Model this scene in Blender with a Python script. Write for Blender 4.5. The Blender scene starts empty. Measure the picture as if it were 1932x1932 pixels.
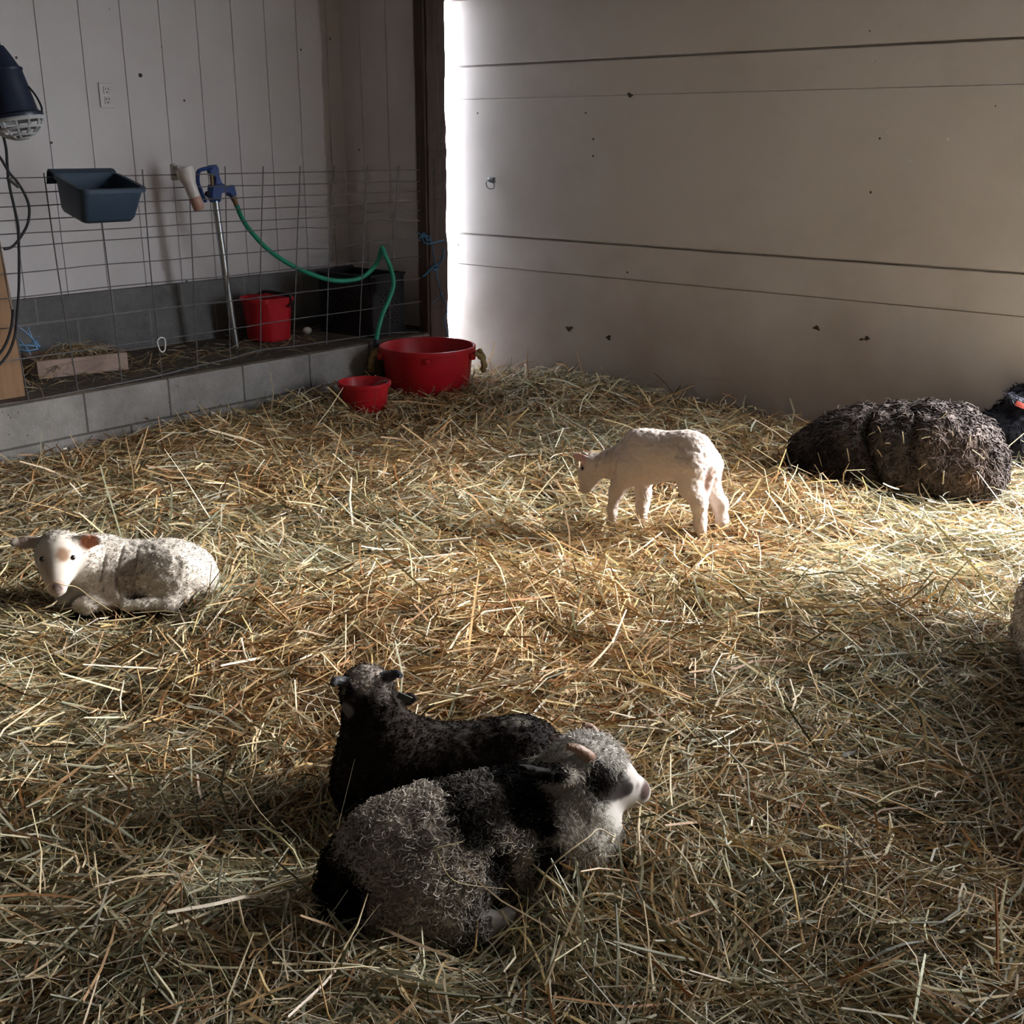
import bpy, math, random
import numpy as np
from mathutils import Vector, Matrix
random.seed(7)
rng = np.random.default_rng(7)
PI = math.pi
C = bpy.context.scene.collection
# ------------------------------------------------------------------ camera
FPX, PITCH, ROLL, YAW, CAMZ = 2095.0, 0.320488598, -0.00489714, 0.8752029, 1.40
UU = np.array([math.cos(YAW), -math.sin(YAW), 0.0])     # to the right, seen from the photographer
VV = np.array([math.sin(YAW), math.cos(YAW), 0.0])      # straight ahead on the ground
ZZ = np.array([0, 0, 1.0])
_cp, _sp, _cr, _sr = math.cos(PITCH), math.sin(PITCH), math.cos(ROLL), math.sin(ROLL)
FWD = _cp * VV - _sp * ZZ
_dn = -_sp * VV - _cp * ZZ
RT = _cr * UU + _sr * _dn
DN = -_sr * UU + _cr * _dn
CAM = np.array([0, 0, CAMZ])

def ray(x, y):
    return (x - 966) / FPX * RT + (y - 966) / FPX * DN + FWD
def onz(x, y, z):
    d = ray(x, y); return CAM + d * ((z - CAMZ) / d[2])
def ony(x, y, Y):
    d = ray(x, y); return CAM + d * (Y / d[1])
def onx(x, y, X):
    d = ray(x, y); return CAM + d * (X / d[0])
def onp(x, y, P, n):
    d = ray(x, y); return CAM + d * (np.dot(np.asarray(P) - CAM, n) / np.dot(d, n))

cam = bpy.data.cameras.new('camera'); co_ = bpy.data.objects.new('camera', cam); C.objects.link(co_)
cam.sensor_fit = 'HORIZONTAL'; cam.sensor_width = 36.0; cam.lens = FPX / 1932 * 36.0
cam.clip_start = 0.05
m4 = Matrix(((RT[0], -DN[0], -FWD[0], 0), (RT[1], -DN[1], -FWD[1], 0), (RT[2], -DN[2], -FWD[2], CAMZ), (0, 0, 0, 1)))
co_.matrix_world = m4
bpy.context.scene.camera = co_

# ------------------------------------------------------------------ noise
def _h(ix, iy, iz, seed):
    n = (ix * 374761393 + iy * 668265263 + iz * 2147483647 + seed * 974634777) & 0x7fffffff
    n = ((n ^ (n >> 13)) * 1274126177) & 0x7fffffff
    n = (n ^ (n >> 16)) & 0xffff
    return n / 65535.0
def noise(P, scale, seed=0):
    P = np.asarray(P, float)
    if P.shape[-1] == 2:
        P = np.concatenate([P, np.zeros(P.shape[:-1] + (1,))], -1)
    q = P * scale + 100.0
    i = np.floor(q).astype(np.int64); f = q - i; f = f * f * (3 - 2 * f)
    r = 0
    for a in (0, 1):
        for b in (0, 1):
            for c in (0, 1):
                w = (f[..., 0] if a else 1 - f[..., 0]) * (f[..., 1] if b else 1 - f[..., 1]) * (f[..., 2] if c else 1 - f[..., 2])
                r = r + w * _h(i[..., 0] + a, i[..., 1] + b, i[..., 2] + c, seed)
    return r * 2 - 1
def fbm(P, scale, seed=0, o=3):
    r = 0; a = 1.0
    for k in range(o):
        r = r + a * noise(P, scale * 2 ** k, seed + k); a *= .5
    return r
def sstep(a, b, x):
    t = np.clip((x - a) / (b - a), 0, 1); return t * t * (3 - 2 * t)

# ------------------------------------------------------------------ materials
def mat(name, col, rough=.6, metal=0, col2=None, nscale=8, bump=0, bscale=60, attr=False, sheen=0, trans=0, spec=.4, build=None):
    m = bpy.data.materials.new(name); m.use_nodes = True
    nt = m.node_tree; N = nt.nodes; L = nt.links
    b = N['Principled BSDF']; out = N['Material Output']
    b.inputs['Roughness'].default_value = rough; b.inputs['Metallic'].default_value = metal
    b.inputs['Specular IOR Level'].default_value = spec
    b.inputs['Base Color'].default_value = (*col, 1)
    tc = N.new('ShaderNodeTexCoord')
    if attr:
        a = N.new('ShaderNodeAttribute'); a.attribute_name = 'Col'; L.new(a.outputs['Color'], b.inputs['Base Color'])
    elif col2 is not None:
        n = N.new('ShaderNodeTexNoise'); n.inputs['Scale'].default_value = nscale; n.inputs['Detail'].default_value = 6
        n.inputs['Roughness'].default_value = .65
        L.new(tc.outputs['Object'], n.inputs['Vector'])
        r = N.new('ShaderNodeValToRGB'); r.color_ramp.elements[0].position = .35; r.color_ramp.elements[1].position = .68
        r.color_ramp.elements[0].color = (*col, 1); r.color_ramp.elements[1].color = (*col2, 1)
        L.new(n.outputs['Fac'], r.inputs['Fac']); L.new(r.outputs['Color'], b.inputs['Base Color'])
    if bump:
        n2 = N.new('ShaderNodeTexNoise'); n2.inputs['Scale'].default_value = bscale; n2.inputs['Detail'].default_value = 4
        L.new(tc.outputs['Object'], n2.inputs['Vector'])
        bp = N.new('ShaderNodeBump'); bp.inputs['Strength'].default_value = bump; bp.inputs['Distance'].default_value = .01
        L.new(n2.outputs['Fac'], bp.inputs['Height']); L.new(bp.outputs['Normal'], b.inputs['Normal'])
    if sheen:
        b.inputs['Sheen Weight'].default_value = sheen; b.inputs['Sheen Roughness'].default_value = .5
    if trans:
        t = N.new('ShaderNodeBsdfTranslucent'); mx = N.new('ShaderNodeMixShader'); mx.inputs[0].default_value = trans
        if attr: L.new(a.outputs['Color'], t.inputs['Color'])
        else: t.inputs['Color'].default_value = (*col, 1)
        L.new(b.outputs[0], mx.inputs[1]); L.new(t.outputs[0], mx.inputs[2]); L.new(mx.outputs[0], out.inputs['Surface'])
    if build: build(nt, N, L, b, tc)
    return m

def wall_paint(name, col, dirt, speck=.0, low=None, lowz=.5, soft=.8):
    """painted boards: cloudy dirt, a few specks, and grime where animals rub below lowz"""
    def bld(nt, N, L, b, tc):
        geo = N.new('ShaderNodeNewGeometry')
        n = N.new('ShaderNodeTexNoise'); n.inputs['Scale'].default_value = 1.7; n.inputs['Detail'].default_value = 7; n.inputs['Roughness'].default_value = .6
        L.new(geo.outputs['Position'], n.inputs['Vector'])
        r = N.new('ShaderNodeValToRGB'); r.color_ramp.elements[0].position = .42; r.color_ramp.elements[1].position = .72
        r.color_ramp.elements[0].color = (*col, 1); r.color_ramp.elements[1].color = (*dirt, 1)
        L.new(n.outputs['Fac'], r.inputs['Fac']); cur = r.outputs['Color']
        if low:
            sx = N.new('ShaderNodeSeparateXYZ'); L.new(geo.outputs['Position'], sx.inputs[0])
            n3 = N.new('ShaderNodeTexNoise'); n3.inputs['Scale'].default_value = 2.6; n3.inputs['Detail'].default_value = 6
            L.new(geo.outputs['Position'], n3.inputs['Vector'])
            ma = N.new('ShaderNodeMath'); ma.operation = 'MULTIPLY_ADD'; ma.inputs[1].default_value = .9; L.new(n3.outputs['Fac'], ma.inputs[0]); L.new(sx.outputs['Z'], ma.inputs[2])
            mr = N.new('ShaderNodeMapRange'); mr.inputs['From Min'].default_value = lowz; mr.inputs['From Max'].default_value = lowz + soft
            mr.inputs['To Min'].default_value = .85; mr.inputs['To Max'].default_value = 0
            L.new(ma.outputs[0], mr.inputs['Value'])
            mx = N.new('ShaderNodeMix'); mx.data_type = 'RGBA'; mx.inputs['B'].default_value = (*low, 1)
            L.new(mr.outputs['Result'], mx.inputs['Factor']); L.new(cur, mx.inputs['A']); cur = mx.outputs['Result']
        v = N.new('ShaderNodeTexVoronoi'); v.inputs['Scale'].default_value = 5.0; L.new(geo.outputs['Position'], v.inputs['Vector'])
        lt = N.new('ShaderNodeMath'); lt.operation = 'LESS_THAN'; lt.inputs[1].default_value = speck; L.new(v.outputs['Distance'], lt.inputs[0])
        mx2 = N.new('ShaderNodeMix'); mx2.data_type = 'RGBA'; mx2.inputs['B'].default_value = (.08, .06, .05, 1)
        L.new(lt.outputs[0], mx2.inputs['Factor']); L.new(cur, mx2.inputs['A'])
        L.new(mx2.outputs['Result'], b.inputs['Base Color'])
        n2 = N.new('ShaderNodeTexNoise'); n2.inputs['Scale'].default_value = 25; n2.inputs['Detail'].default_value = 5; L.new(geo.outputs['Position'], n2.inputs['Vector'])
        bp = N.new('ShaderNodeBump'); bp.inputs['Strength'].default_value = .12; bp.inputs['Distance'].default_value = .01
        L.new(n2.outputs['Fac'], bp.inputs['Height']); L.new(bp.outputs['Normal'], b.inputs['Normal'])
    return mat(name, col, rough=.55, build=bld)

def block_mat(name, x0, z0, bw, rh, col, mortar, offset=.5):
    def bld(nt, N, L, b, tc):
        geo = N.new('ShaderNodeNewGeometry'); sx = N.new('ShaderNodeSeparateXYZ'); L.new(geo.outputs['Position'], sx.inputs[0])
        cb = N.new('ShaderNodeCombineXYZ')
        a1 = N.new('ShaderNodeMath'); a1.operation = 'SUBTRACT'; a1.inputs[1].default_value = x0; L.new(sx.outputs['X'], a1.inputs[0]); L.new(a1.outputs[0], cb.inputs['X'])
        a2 = N.new('ShaderNodeMath'); a2.operation = 'SUBTRACT'; a2.inputs[1].default_value = z0; L.new(sx.outputs['Z'], a2.inputs[0]); L.new(a2.outputs[0], cb.inputs['Y'])
        br = N.new('ShaderNodeTexBrick'); br.offset = offset
        br.inputs['Scale'].default_value = 1; br.inputs['Brick Width'].default_value = bw; br.inputs['Row Height'].default_value = rh
        br.inputs['Mortar Size'].default_value = .006; br.inputs['Mortar Smooth'].default_value = .3
        br.inputs['Color1'].default_value = (*col, 1); br.inputs['Color2'].default_value = (*[c * .86 for c in col], 1); br.inputs['Mortar'].default_value = (*mortar, 1)
        L.new(cb.outputs[0], br.inputs['Vector'])
        n = N.new('ShaderNodeTexNoise'); n.inputs['Scale'].default_value = 3.4; n.inputs['Detail'].default_value = 9; n.inputs['Roughness'].default_value = .7
        L.new(geo.outputs['Position'], n.inputs['Vector'])
        r = N.new('ShaderNodeValToRGB'); r.color_ramp.elements[0].position = .3; r.color_ramp.elements[1].position = .7
        r.color_ramp.elements[0].color = (.50, .48, .46, 1); r.color_ramp.elements[1].color = (1.1, 1.08, 1.05, 1); L.new(n.outputs['Fac'], r.inputs['Fac'])
        mx = N.new('ShaderNodeMix'); mx.data_type = 'RGBA'; mx.blend_type = 'MULTIPLY'; mx.inputs['Factor'].default_value = 1
        L.new(br.outputs['Color'], mx.inputs['A']); L.new(r.outputs['Color'], mx.inputs['B'])
        v = N.new('ShaderNodeTexVoronoi'); v.inputs['Scale'].default_value = 38; L.new(geo.outputs['Position'], v.inputs['Vector'])
        lt = N.new('ShaderNodeMath'); lt.operation = 'LESS_THAN'; lt.inputs[1].default_value = .13; L.new(v.outputs['Distance'], lt.inputs[0])
        nn = N.new('ShaderNodeTexNoise'); nn.inputs['Scale'].default_value = 3.1; L.new(geo.outputs['Position'], nn.inputs['Vector'])
        gt = N.new('ShaderNodeMath'); gt.operation = 'GREATER_THAN'; gt.inputs[1].default_value = .56; L.new(nn.outputs['Fac'], gt.inputs[0])
        mu = N.new('ShaderNodeMath'); mu.operation = 'MULTIPLY'; L.new(lt.outputs[0], mu.inputs[0]); L.new(gt.outputs[0], mu.inputs[1])
        mx2 = N.new('ShaderNodeMix'); mx2.data_type = 'RGBA'; mx2.inputs['B'].default_value = (.07, .065, .06, 1)
        L.new(mu.outputs[0], mx2.inputs['Factor']); L.new(mx.outputs['Result'], mx2.inputs['A']); L.new(mx2.outputs['Result'], b.inputs['Base Color'])
        n2 = N.new('ShaderNodeTexNoise'); n2.inputs['Scale'].default_value = 90; n2.inputs['Detail'].default_value = 5; L.new(geo.outputs['Position'], n2.inputs['Vector'])
        sb = N.new('ShaderNodeMath'); sb.operation = 'MULTIPLY_ADD'; sb.inputs[1].default_value = -.8; L.new(br.outputs['Fac'], sb.inputs[0]); L.new(n2.outputs['Fac'], sb.inputs[2])
        bp = N.new('ShaderNodeBump'); bp.inputs['Strength'].default_value = .5; bp.inputs['Distance'].default_value = .006
        L.new(sb.outputs[0], bp.inputs['Height']); L.new(bp.outputs['Normal'], b.inputs['Normal'])
    return mat(name, col, rough=.9, spec=.2, build=bld)

def wood_mat(name, c1, c2, axis='Z', sc=14):
    def bld(nt, N, L, b, tc):
        mp = N.new('ShaderNodeMapping'); s = [sc, sc, sc]; s['XYZ'.index(axis)] = sc * .06
        mp.inputs['Scale'].default_value = s; L.new(tc.outputs['Object'], mp.inputs['Vector'])
        n = N.new('ShaderNodeTexNoise'); n.inputs['Scale'].default_value = 3; n.inputs['Detail'].default_value = 7; n.inputs['Roughness'].default_value = .65
        L.new(mp.outputs[0], n.inputs['Vector'])
        r = N.new('ShaderNodeValToRGB'); r.color_ramp.elements[0].position = .3; r.color_ramp.elements[1].position = .7
        r.color_ramp.elements[0].color = (*c1, 1); r.color_ramp.elements[1].color = (*c2, 1)
        L.new(n.outputs['Fac'], r.inputs['Fac']); L.new(r.outputs['Color'], b.inputs['Base Color'])
        bp = N.new('ShaderNodeBump'); bp.inputs['Strength'].default_value = .4; bp.inputs['Distance'].default_value = .004
        L.new(n.outputs['Fac'], bp.inputs['Height']); L.new(bp.outputs['Normal'], b.inputs['Normal'])
    return mat(name, c1, rough=.8, build=bld)

M = {}
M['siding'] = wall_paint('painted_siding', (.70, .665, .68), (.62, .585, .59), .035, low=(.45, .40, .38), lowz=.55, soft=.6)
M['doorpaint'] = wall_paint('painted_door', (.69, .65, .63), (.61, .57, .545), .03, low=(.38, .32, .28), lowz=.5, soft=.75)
M['plainwall'] = wall_paint('plain_wall_boards', (.17, .13, .10), (.12, .09, .07))
M['ceiling'] = wall_paint('ceiling_boards', (.40, .38, .37), (.33, .31, .30))
M['block'] = block_mat('concrete_block', 2.298, .145, .434, .191, (.315, .305, .30), (.13, .12, .115))
M['block_rear'] = block_mat('foundation_block', 2.95, .54, .42, .20, (.22, .225, .235), (.30, .30, .30))
M['dirt'] = mat('packed_dirt', (.055, .042, .033), .95, col2=(.11, .085, .06), nscale=14, bump=.6, bscale=50)
M['post'] = wood_mat('rough_post_wood', (.050, .036, .031), (.115, .083, .070))
M['ply'] = wood_mat('plywood_face', (.20, .11, .055), (.30, .18, .10), sc=6)
M['board'] = mat('bare_pink_board', (.42, .31, .26), .8, col2=(.34, .24, .20), nscale=9, bump=.2)
M['wire'] = mat('galvanised_wire', (.12, .12, .13), .5, metal=.5, col2=(.19, .18, .18), nscale=30)
M['navy'] = mat('navy_plastic', (.028, .05, .085), .42, col2=(.035, .06, .095), nscale=20, bump=.06, bscale=150)
M['black_plastic'] = mat('black_plastic', (.007, .008, .012), .5, col2=(.011, .012, .017), nscale=25)
M['lamp_black'] = mat('lamp_shade_plastic', (.012, .018, .04), .4, col2=(.016, .024, .05), nscale=12)
M['grey_guard'] = mat('grey_guard_plastic', (.42, .44, .46), .45, col2=(.36, .38, .40), nscale=18)
M['rubber'] = mat('black_rubber', (.012, .013, .018), .6, col2=(.02, .02, .025), nscale=40)
M['blue_iron'] = mat('blue_painted_iron', (.012, .045, .20), .4, col2=(.02, .06, .24), nscale=20, bump=.1, bscale=90)
M['steel'] = mat('galvanised_steel', (.42, .44, .46), .3, metal=.9, col2=(.34, .36, .38), nscale=25)
M['brass'] = mat('dull_brass', (.20, .14, .07), .45, metal=.6, col2=(.15, .10, .06), nscale=25)
M['hose'] = mat('green_hose', (.015, .27, .17), .45, col2=(.02, .33, .21), nscale=20, bump=.15, bscale=120)
M['red'] = mat('red_plastic', (.50, .012, .02), .38, col2=(.42, .010, .018), nscale=9, bump=.05, bscale=60)
M['bottle'] = mat('milky_plastic', (.75, .72, .70), .3, col2=(.68, .64, .62), nscale=20, trans=.35)
M['milk'] = mat('pink_residue', (.48, .26, .20), .4, col2=(.55, .36, .29), nscale=20, trans=.3)
M['rope'] = mat('tan_rope', (.36, .27, .12), .9, col2=(.26, .18, .07), nscale=60, bump=.6, bscale=200)
M['twine'] = mat('blue_twine', (.03, .13, .28), .7, col2=(.06, .22, .42), nscale=40)
M['paleblue'] = mat('pale_blue_twine', (.10, .28, .55), .6, col2=(.25, .42, .62), nscale=40)
M['egg'] = mat('egg_shell', (.62, .58, .52), .5, col2=(.56, .52, .46), nscale=30)
M['white_plate'] = mat('white_plastic', (.70, .68, .68), .4, col2=(.66, .64, .64), nscale=20)
M['dark_slot'] = mat('dark_slot', (.03, .028, .028), .6, col2=(.04, .036, .035), nscale=20)
M['straw'] = mat('straw_stalks', (.5, .4, .2), .55, attr=True, trans=.22, spec=.35)
M['wool'] = mat('wool', (.7, .65, .6), .9, attr=True, sheen=.06, spec=.1)
M['lock'] = mat('wool_locks', (.7, .65, .6), .9, attr=True, trans=.25, spec=.08)
M['horn'] = mat('horn', (.36, .22, .15), .5, col2=(.25, .14, .09), nscale=40, bump=.3, bscale=120)
M['dark_horn'] = mat('dark_horn', (.03, .028, .03), .5, col2=(.12, .12, .13), nscale=40, bump=.3, bscale=120)
M['eye'] = mat('dark_eye', (.008, .007, .008), .12, col2=(.02, .015, .012), nscale=30, spec=.6)
M['tag_grey'] = mat('ear_tag_plastic', (.10, .11, .08), .5, col2=(.13, .14, .10), nscale=30)
M['tag_red'] = mat('red_tag_plastic', (.42, .06, .04), .5, col2=(.36, .05, .035), nscale=30)
M['feather'] = mat('feather_white', (.72, .72, .72), .8, col2=(.6, .6, .6), nscale=60, trans=.3)
M['snow'] = mat('pale_yard', (.62, .61, .58), .9, col2=(.52, .51, .48), nscale=2)

# ------------------------------------------------------------------ mesh builder
def frame_from(d, up=(0, 0, 1)):
    d = np.asarray(d, float); d = d / (np.linalg.norm(d) + 1e-12)
    u = np.asarray(up, float)
    if abs(np.dot(d, u)) > .95: u = np.array([1.0, 0, 0])
    a = np.cross(u, d); a /= np.linalg.norm(a)
    return a, np.cross(d, a), d

class MB:
    def __init__(s): s.v = []; s.f = []
    def add(s, vs, fs):
        o = len(s.v); s.v += [tuple(map(float, p)) for p in vs]; s.f += [tuple(i + o for i in f) for f in fs]; return s
    def box(s, c, size, ax=None, bev=0):
        c = np.asarray(c, float); A = np.eye(3) if ax is None else np.asarray(ax, float)
        h = np.asarray(size, float) / 2
        if bev <= 0:
            vs = [c + (i * h[0]) * A[0] + (j * h[1]) * A[1] + (k * h[2]) * A[2] for i in (-1, 1) for j in (-1, 1) for k in (-1, 1)]
            return s.add(vs, [(0, 1, 3, 2), (4, 6, 7, 5), (0, 4, 5, 1), (2, 3, 7, 6), (0, 2, 6, 4), (1, 5, 7, 3)])
        bm = __import__('bmesh').new(); import bmesh
        bmesh.ops.create_cube(bm, size=1)
        for v in bm.verts: v.co = Vector((v.co.x * 2 * h[0], v.co.y * 2 * h[1], v.co.z * 2 * h[2]))
        bmesh.ops.bevel(bm, geom=bm.edges[:], offset=bev, segments=2, affect='EDGES', profile=.5)
        bm.verts.index_update()
        vs = [c + v.co.x * A[0] + v.co.y * A[1] + v.co.z * A[2] for v in bm.verts]
        fs = [[v.index for v in f.verts] for f in bm.faces]; bm.free()
        return s.add(vs, fs)
    def bx(s, x0, x1, y0, y1, z0, z1, bev=0):
        return s.box(((x0 + x1) / 2, (y0 + y1) / 2, (z0 + z1) / 2), (x1 - x0, y1 - y0, z1 - z0), None, bev)
    def tube(s, pts, r, n=8, cap=True, flat=1.0):
        pts = np.asarray(pts, float); k = len(pts); r = np.broadcast_to(np.asarray(r, float), (k,))
        t = np.gradient(pts, axis=0); a, b, _ = frame_from(t[0])
        vs = []; fs = []
        for i in range(k):
            d = t[i] / (np.linalg.norm(t[i]) + 1e-12)
            a = a - np.dot(a, d) * d; a /= np.linalg.norm(a) + 1e-12; b = np.cross(d, a)
            for j in range(n):
                q = 2 * PI * j / n; vs.append(pts[i] + r[i] * (math.cos(q) * a + flat * math.sin(q) * b))
        for i in range(k - 1):
            for j in range(n):
                j2 = (j + 1) % n; fs.append((i * n + j, i * n + j2, (i + 1) * n + j2, (i + 1) * n + j))
        if cap: fs.append(tuple(range(n))[::-1]); fs.append(tuple((k - 1) * n + j for j in range(n)))
        return s.add(vs, fs)
    def lathe(s, prof, c=(0, 0, 0), axis=(0, 0, 1), n=48, closed=False, warp=None):
        a, b, d = frame_from(axis); c = np.asarray(c, float); vs = []; fs = []; k = len(prof)
        for (r, z) in prof:
            for j in range(n):
                q = 2 * PI * j / n; x, y = r * math.cos(q), r * math.sin(q)
                if warp: x, y = warp(x, y, z)
                vs.append(c + x * a + y * b + z * d)
        for i in range(k - 1):
            for j in range(n):
                j2 = (j + 1) % n; fs.append((i * n + j, i * n + j2, (i + 1) * n + j2, (i + 1) * n + j))
        if prof[0][0] > 1e-6: fs.append(tuple(range(n))[::-1])
        if prof[-1][0] > 1e-6: fs.append(tuple((k - 1) * n + j for j in range(n)))
        return s.add(vs, fs)
    def ball(s, c, r, n=14, sc=(1, 1, 1), ax=None):
        A = np.eye(3) if ax is None else np.asarray(ax); c = np.asarray(c, float); vs = []; fs = []; m = n // 2 + 1
        for i in range(m + 1):
            th = PI * i / m
            for j in range(n):
                q = 2 * PI * j / n; l = np.array([math.sin(th) * math.cos(q) * sc[0], math.sin(th) * math.sin(q) * sc[1], math.cos(th) * sc[2]]) * r
                vs.append(c + l @ A)
        for i in range(m):
            for j in range(n):
                j2 = (j + 1) % n; fs.append((i * n + j, (i + 1) * n + j, (i + 1) * n + j2, i * n + j2))
        return s.add(vs, fs)
    def build(s, name, m, parent=None, smooth=True, angle=35):
        me = bpy.data.meshes.new(name); me.from_pydata(s.v, [], s.f); me.validate()
        me.materials.append(m)
        if smooth:
            me.polygons.foreach_set('use_smooth', np.ones(len(me.polygons), bool))
            me.set_sharp_from_angle(angle=math.radians(angle))
        o = bpy.data.objects.new(name, me); C.objects.link(o)
        if parent is not None:
            o.parent = parent; o.matrix_parent_inverse = Matrix.Translation(-Vector(parent.location))
        return o

def np_mesh(name, v, quads, m, cols=None, parent=None, smooth=True):
    me = bpy.data.meshes.new(name); v = np.ascontiguousarray(v, np.float32); quads = np.ascontiguousarray(quads, np.int32)
    me.vertices.add(len(v)); me.vertices.foreach_set('co', v.ravel())
    k = quads.shape[1]
    me.loops.add(quads.size); me.loops.foreach_set('vertex_index', quads.ravel())
    me.polygons.add(len(quads)); me.polygons.foreach_set('loop_start', np.arange(0, quads.size, k, dtype=np.int32))
    me.update(calc_edges=True)
    me.polygons.foreach_set('use_smooth', np.full(len(quads), smooth))
    if cols is not None:
        a = me.color_attributes.new('Col', 'FLOAT_COLOR', 'POINT')
        c4 = np.ones((len(v), 4), np.float32); c4[:, :3] = cols; a.data.foreach_set('color', c4.ravel())
    me.materials.append(m)
    o = bpy.data.objects.new(name, me); C.objects.link(o)
    if parent is not None:
        o.parent = parent; o.matrix_parent_inverse = Matrix.Translation(-Vector(parent.location))
    return o

def thing(name, label, cat, loc=(0, 0, 0), group=None):
    o = bpy.data.objects.new(name, None); C.objects.link(o); o.location = tuple(float(x) for x in loc); o.empty_display_size = .05
    o['label'] = label; o['category'] = cat
    if group: o['group'] = group
    bpy.context.view_layer.update()
    return o
def tag(o, label, cat, group=None, kind=None):
    o['label'] = label; o['category'] = cat
    if group: o['group'] = group
    if kind: o['kind'] = kind
    return o
def struct(o, label=None):
    o['kind'] = 'structure'
    if label: o['label'] = label; o['category'] = label.split()[-1] if False else 'structure'
    return o

def spline(pts, n=8):
    P = np.asarray(pts, float); P = np.vstack([2 * P[0] - P[1], P, 2 * P[-1] - P[-2]]); out = []
    for i in range(1, len(P) - 2):
        p0, p1, p2, p3 = P[i - 1:i + 3]
        for t in np.linspace(0, 1, n, endpoint=False):
            out.append(.5 * ((2 * p1) + (-p0 + p2) * t + (2 * p0 - 5 * p1 + 4 * p2 - p3) * t * t + (-p0 + 3 * p1 - 3 * p2 + p3) * t ** 3))
    out.append(P[-2]); return np.array(out)

# ------------------------------------------------------------------ the barn
XD, YC, YB, XS = 5.05, 4.60, 5.40, 4.85        # sliding door plane, kerb front, alcove back wall, alcove side wall
ZL, ZF, ZC = .336, .662, 2.75                  # ledge top, foundation top, ceiling
X0, Y0 = -2.2, -2.8

struct(MB().bx(X0, 4.91, Y0, YC, -.2, 0).build('floor', M['dirt'], smooth=False))

def grooved(name, a0, a1, z0, z1, grooves, axis, pos, thick, m, gw=.006, gd=.006):
    """siding sheet with vertical grooves; axis 'x' faces -Y, axis 'y' faces -X"""
    xs = [a0]
    prof = [(a0, 0)]
    for g in sorted(grooves):
        if a0 + .01 < g < a1 - .01: prof += [(g - gw / 2, 0), (g - gw / 3, gd), (g + gw / 3, gd), (g + gw / 2, 0)]
    prof += [(a1, 0), (a1, thick), (a0, thick)]
    P = lambda a, d, z: (a, pos + d, z) if axis == 'x' else (pos + d, a, z)
    n = len(prof); vs = [P(a, d, z0) for a, d in prof] + [P(a, d, z1) for a, d in prof]
    fs = [(i, (i + 1) % n, n + (i + 1) % n, n + i) for i in range(n)]
    if axis == 'y': fs = [f[::-1] for f in fs]
    fs += [tuple(range(n)), tuple(range(n, 2 * n))[::-1]]
    return MB().add(vs, fs).build(name, m, smooth=False)

gx = [ony(x, 0, YB)[0] for x in (62, 145.3, 222, 297, 366, 433.5)]
step = (gx[-1] - gx[0]) / 5
gxs = [gx[0] + step * k for k in range(-24, 14)]
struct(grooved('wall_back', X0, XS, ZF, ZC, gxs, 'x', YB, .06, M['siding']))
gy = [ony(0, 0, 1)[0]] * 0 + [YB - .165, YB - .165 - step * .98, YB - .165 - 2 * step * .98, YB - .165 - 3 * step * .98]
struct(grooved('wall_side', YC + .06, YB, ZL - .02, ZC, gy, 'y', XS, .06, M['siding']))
struct(MB().bx(X0, XS, YB - .035, YB + .2, ZL - .05, ZF).build('wall_foundation', M['block_rear'], smooth=False))
struct(MB().bx(X0, 4.74, YC, YC + .2, 0, ZL - .008, .006).build('wall_kerb', M['block'], smooth=False))
struct(MB().bx(X0, XS, YC + .012, YB - .035, ZL - .010, ZL).build('floor_ledge', M['dirt'], smooth=False))
struct(MB().bx(X0 - .1, X0, Y0, YB, 0, ZC).build('wall_left', M['plainwall'], smooth=False))
struct(MB().bx(X0, XD, Y0 - .1, Y0, 0, ZC).build('wall_front', M['plainwall'], smooth=False))
OY0, OY1, OZ = -1.20, 1.08, 2.15               # the open doorway further along, to the right of the view
w = MB(); w.bx(4.91, 4.99, Y0, OY0, 0, ZC); w.bx(4.91, 4.99, OY0, YC + .05, OZ, ZC)
struct(w.build('wall_right', M['plainwall'], smooth=False))
struct(MB().bx(X0 - .1, 5.0, Y0 - .1, YB + .1, ZC, ZC + .1).build('ceiling', M['ceiling'], smooth=False))
struct(MB().bx(-6, 40, -30, 40, -.35, -.22).build('ground_outside', M['snow'], smooth=False))
# header track above the sliding door belongs to the wall; the sill under the door
struct(MB().bx(4.91, 5.0, OY1 + .05, YC, -.2, .03).build('trim_1', M['dirt'], smooth=False))

# sliding door: sheet, cross rails, latch ring
DY0, DY1 = 1.10, 4.665
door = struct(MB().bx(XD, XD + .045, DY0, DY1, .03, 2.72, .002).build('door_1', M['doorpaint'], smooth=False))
def rail(z0, z1, y0=DY0, y1=DY1, t=.02):
    r = MB().bx(XD - t, XD + .002, y0, y1, z0, z1, .004).build('door_rail', M['doorpaint'], door, smooth=False); return r
zA = onx(1400, 101.5, XD)[2]; zD = onx(1400, 174, XD)[2]; zB = onx(1400, 479, XD)[2]; zC_ = onx(1400, 546, XD)[2]
rail(zD, zA, t=.022); rail(zC_, zB, t=.022)
MB().bx(XD - .026, XD + .002, DY0, DY1, zA + .011, 2.71, .003).build('door_sheet', M['doorpaint'], door, smooth=False)
MB().bx(XD - .026, XD + .002, DY0, DY1, zB + .011, zD - .001, .001).build('door_sheet', M['doorpaint'], door, smooth=False)
MB().bx(XD - .017, XD + .002, DY0, DY1, .04, zC_ - .003, .003).build('door_sheet', M['doorpaint'], door, smooth=False)
lp = onx(931, 346, XD - .026)
lat = MB().box(lp + np.array([-.014, 0, .018]), (.012, .05, .032), None, .003); lat.box(lp + np.array([-.03, 0, .012]), (.016, .044, .008), None, .002)
lt_ = lat.build('latch_plate', M['steel'], door)
a_ = np.linspace(0, 2 * PI, 21)
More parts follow.
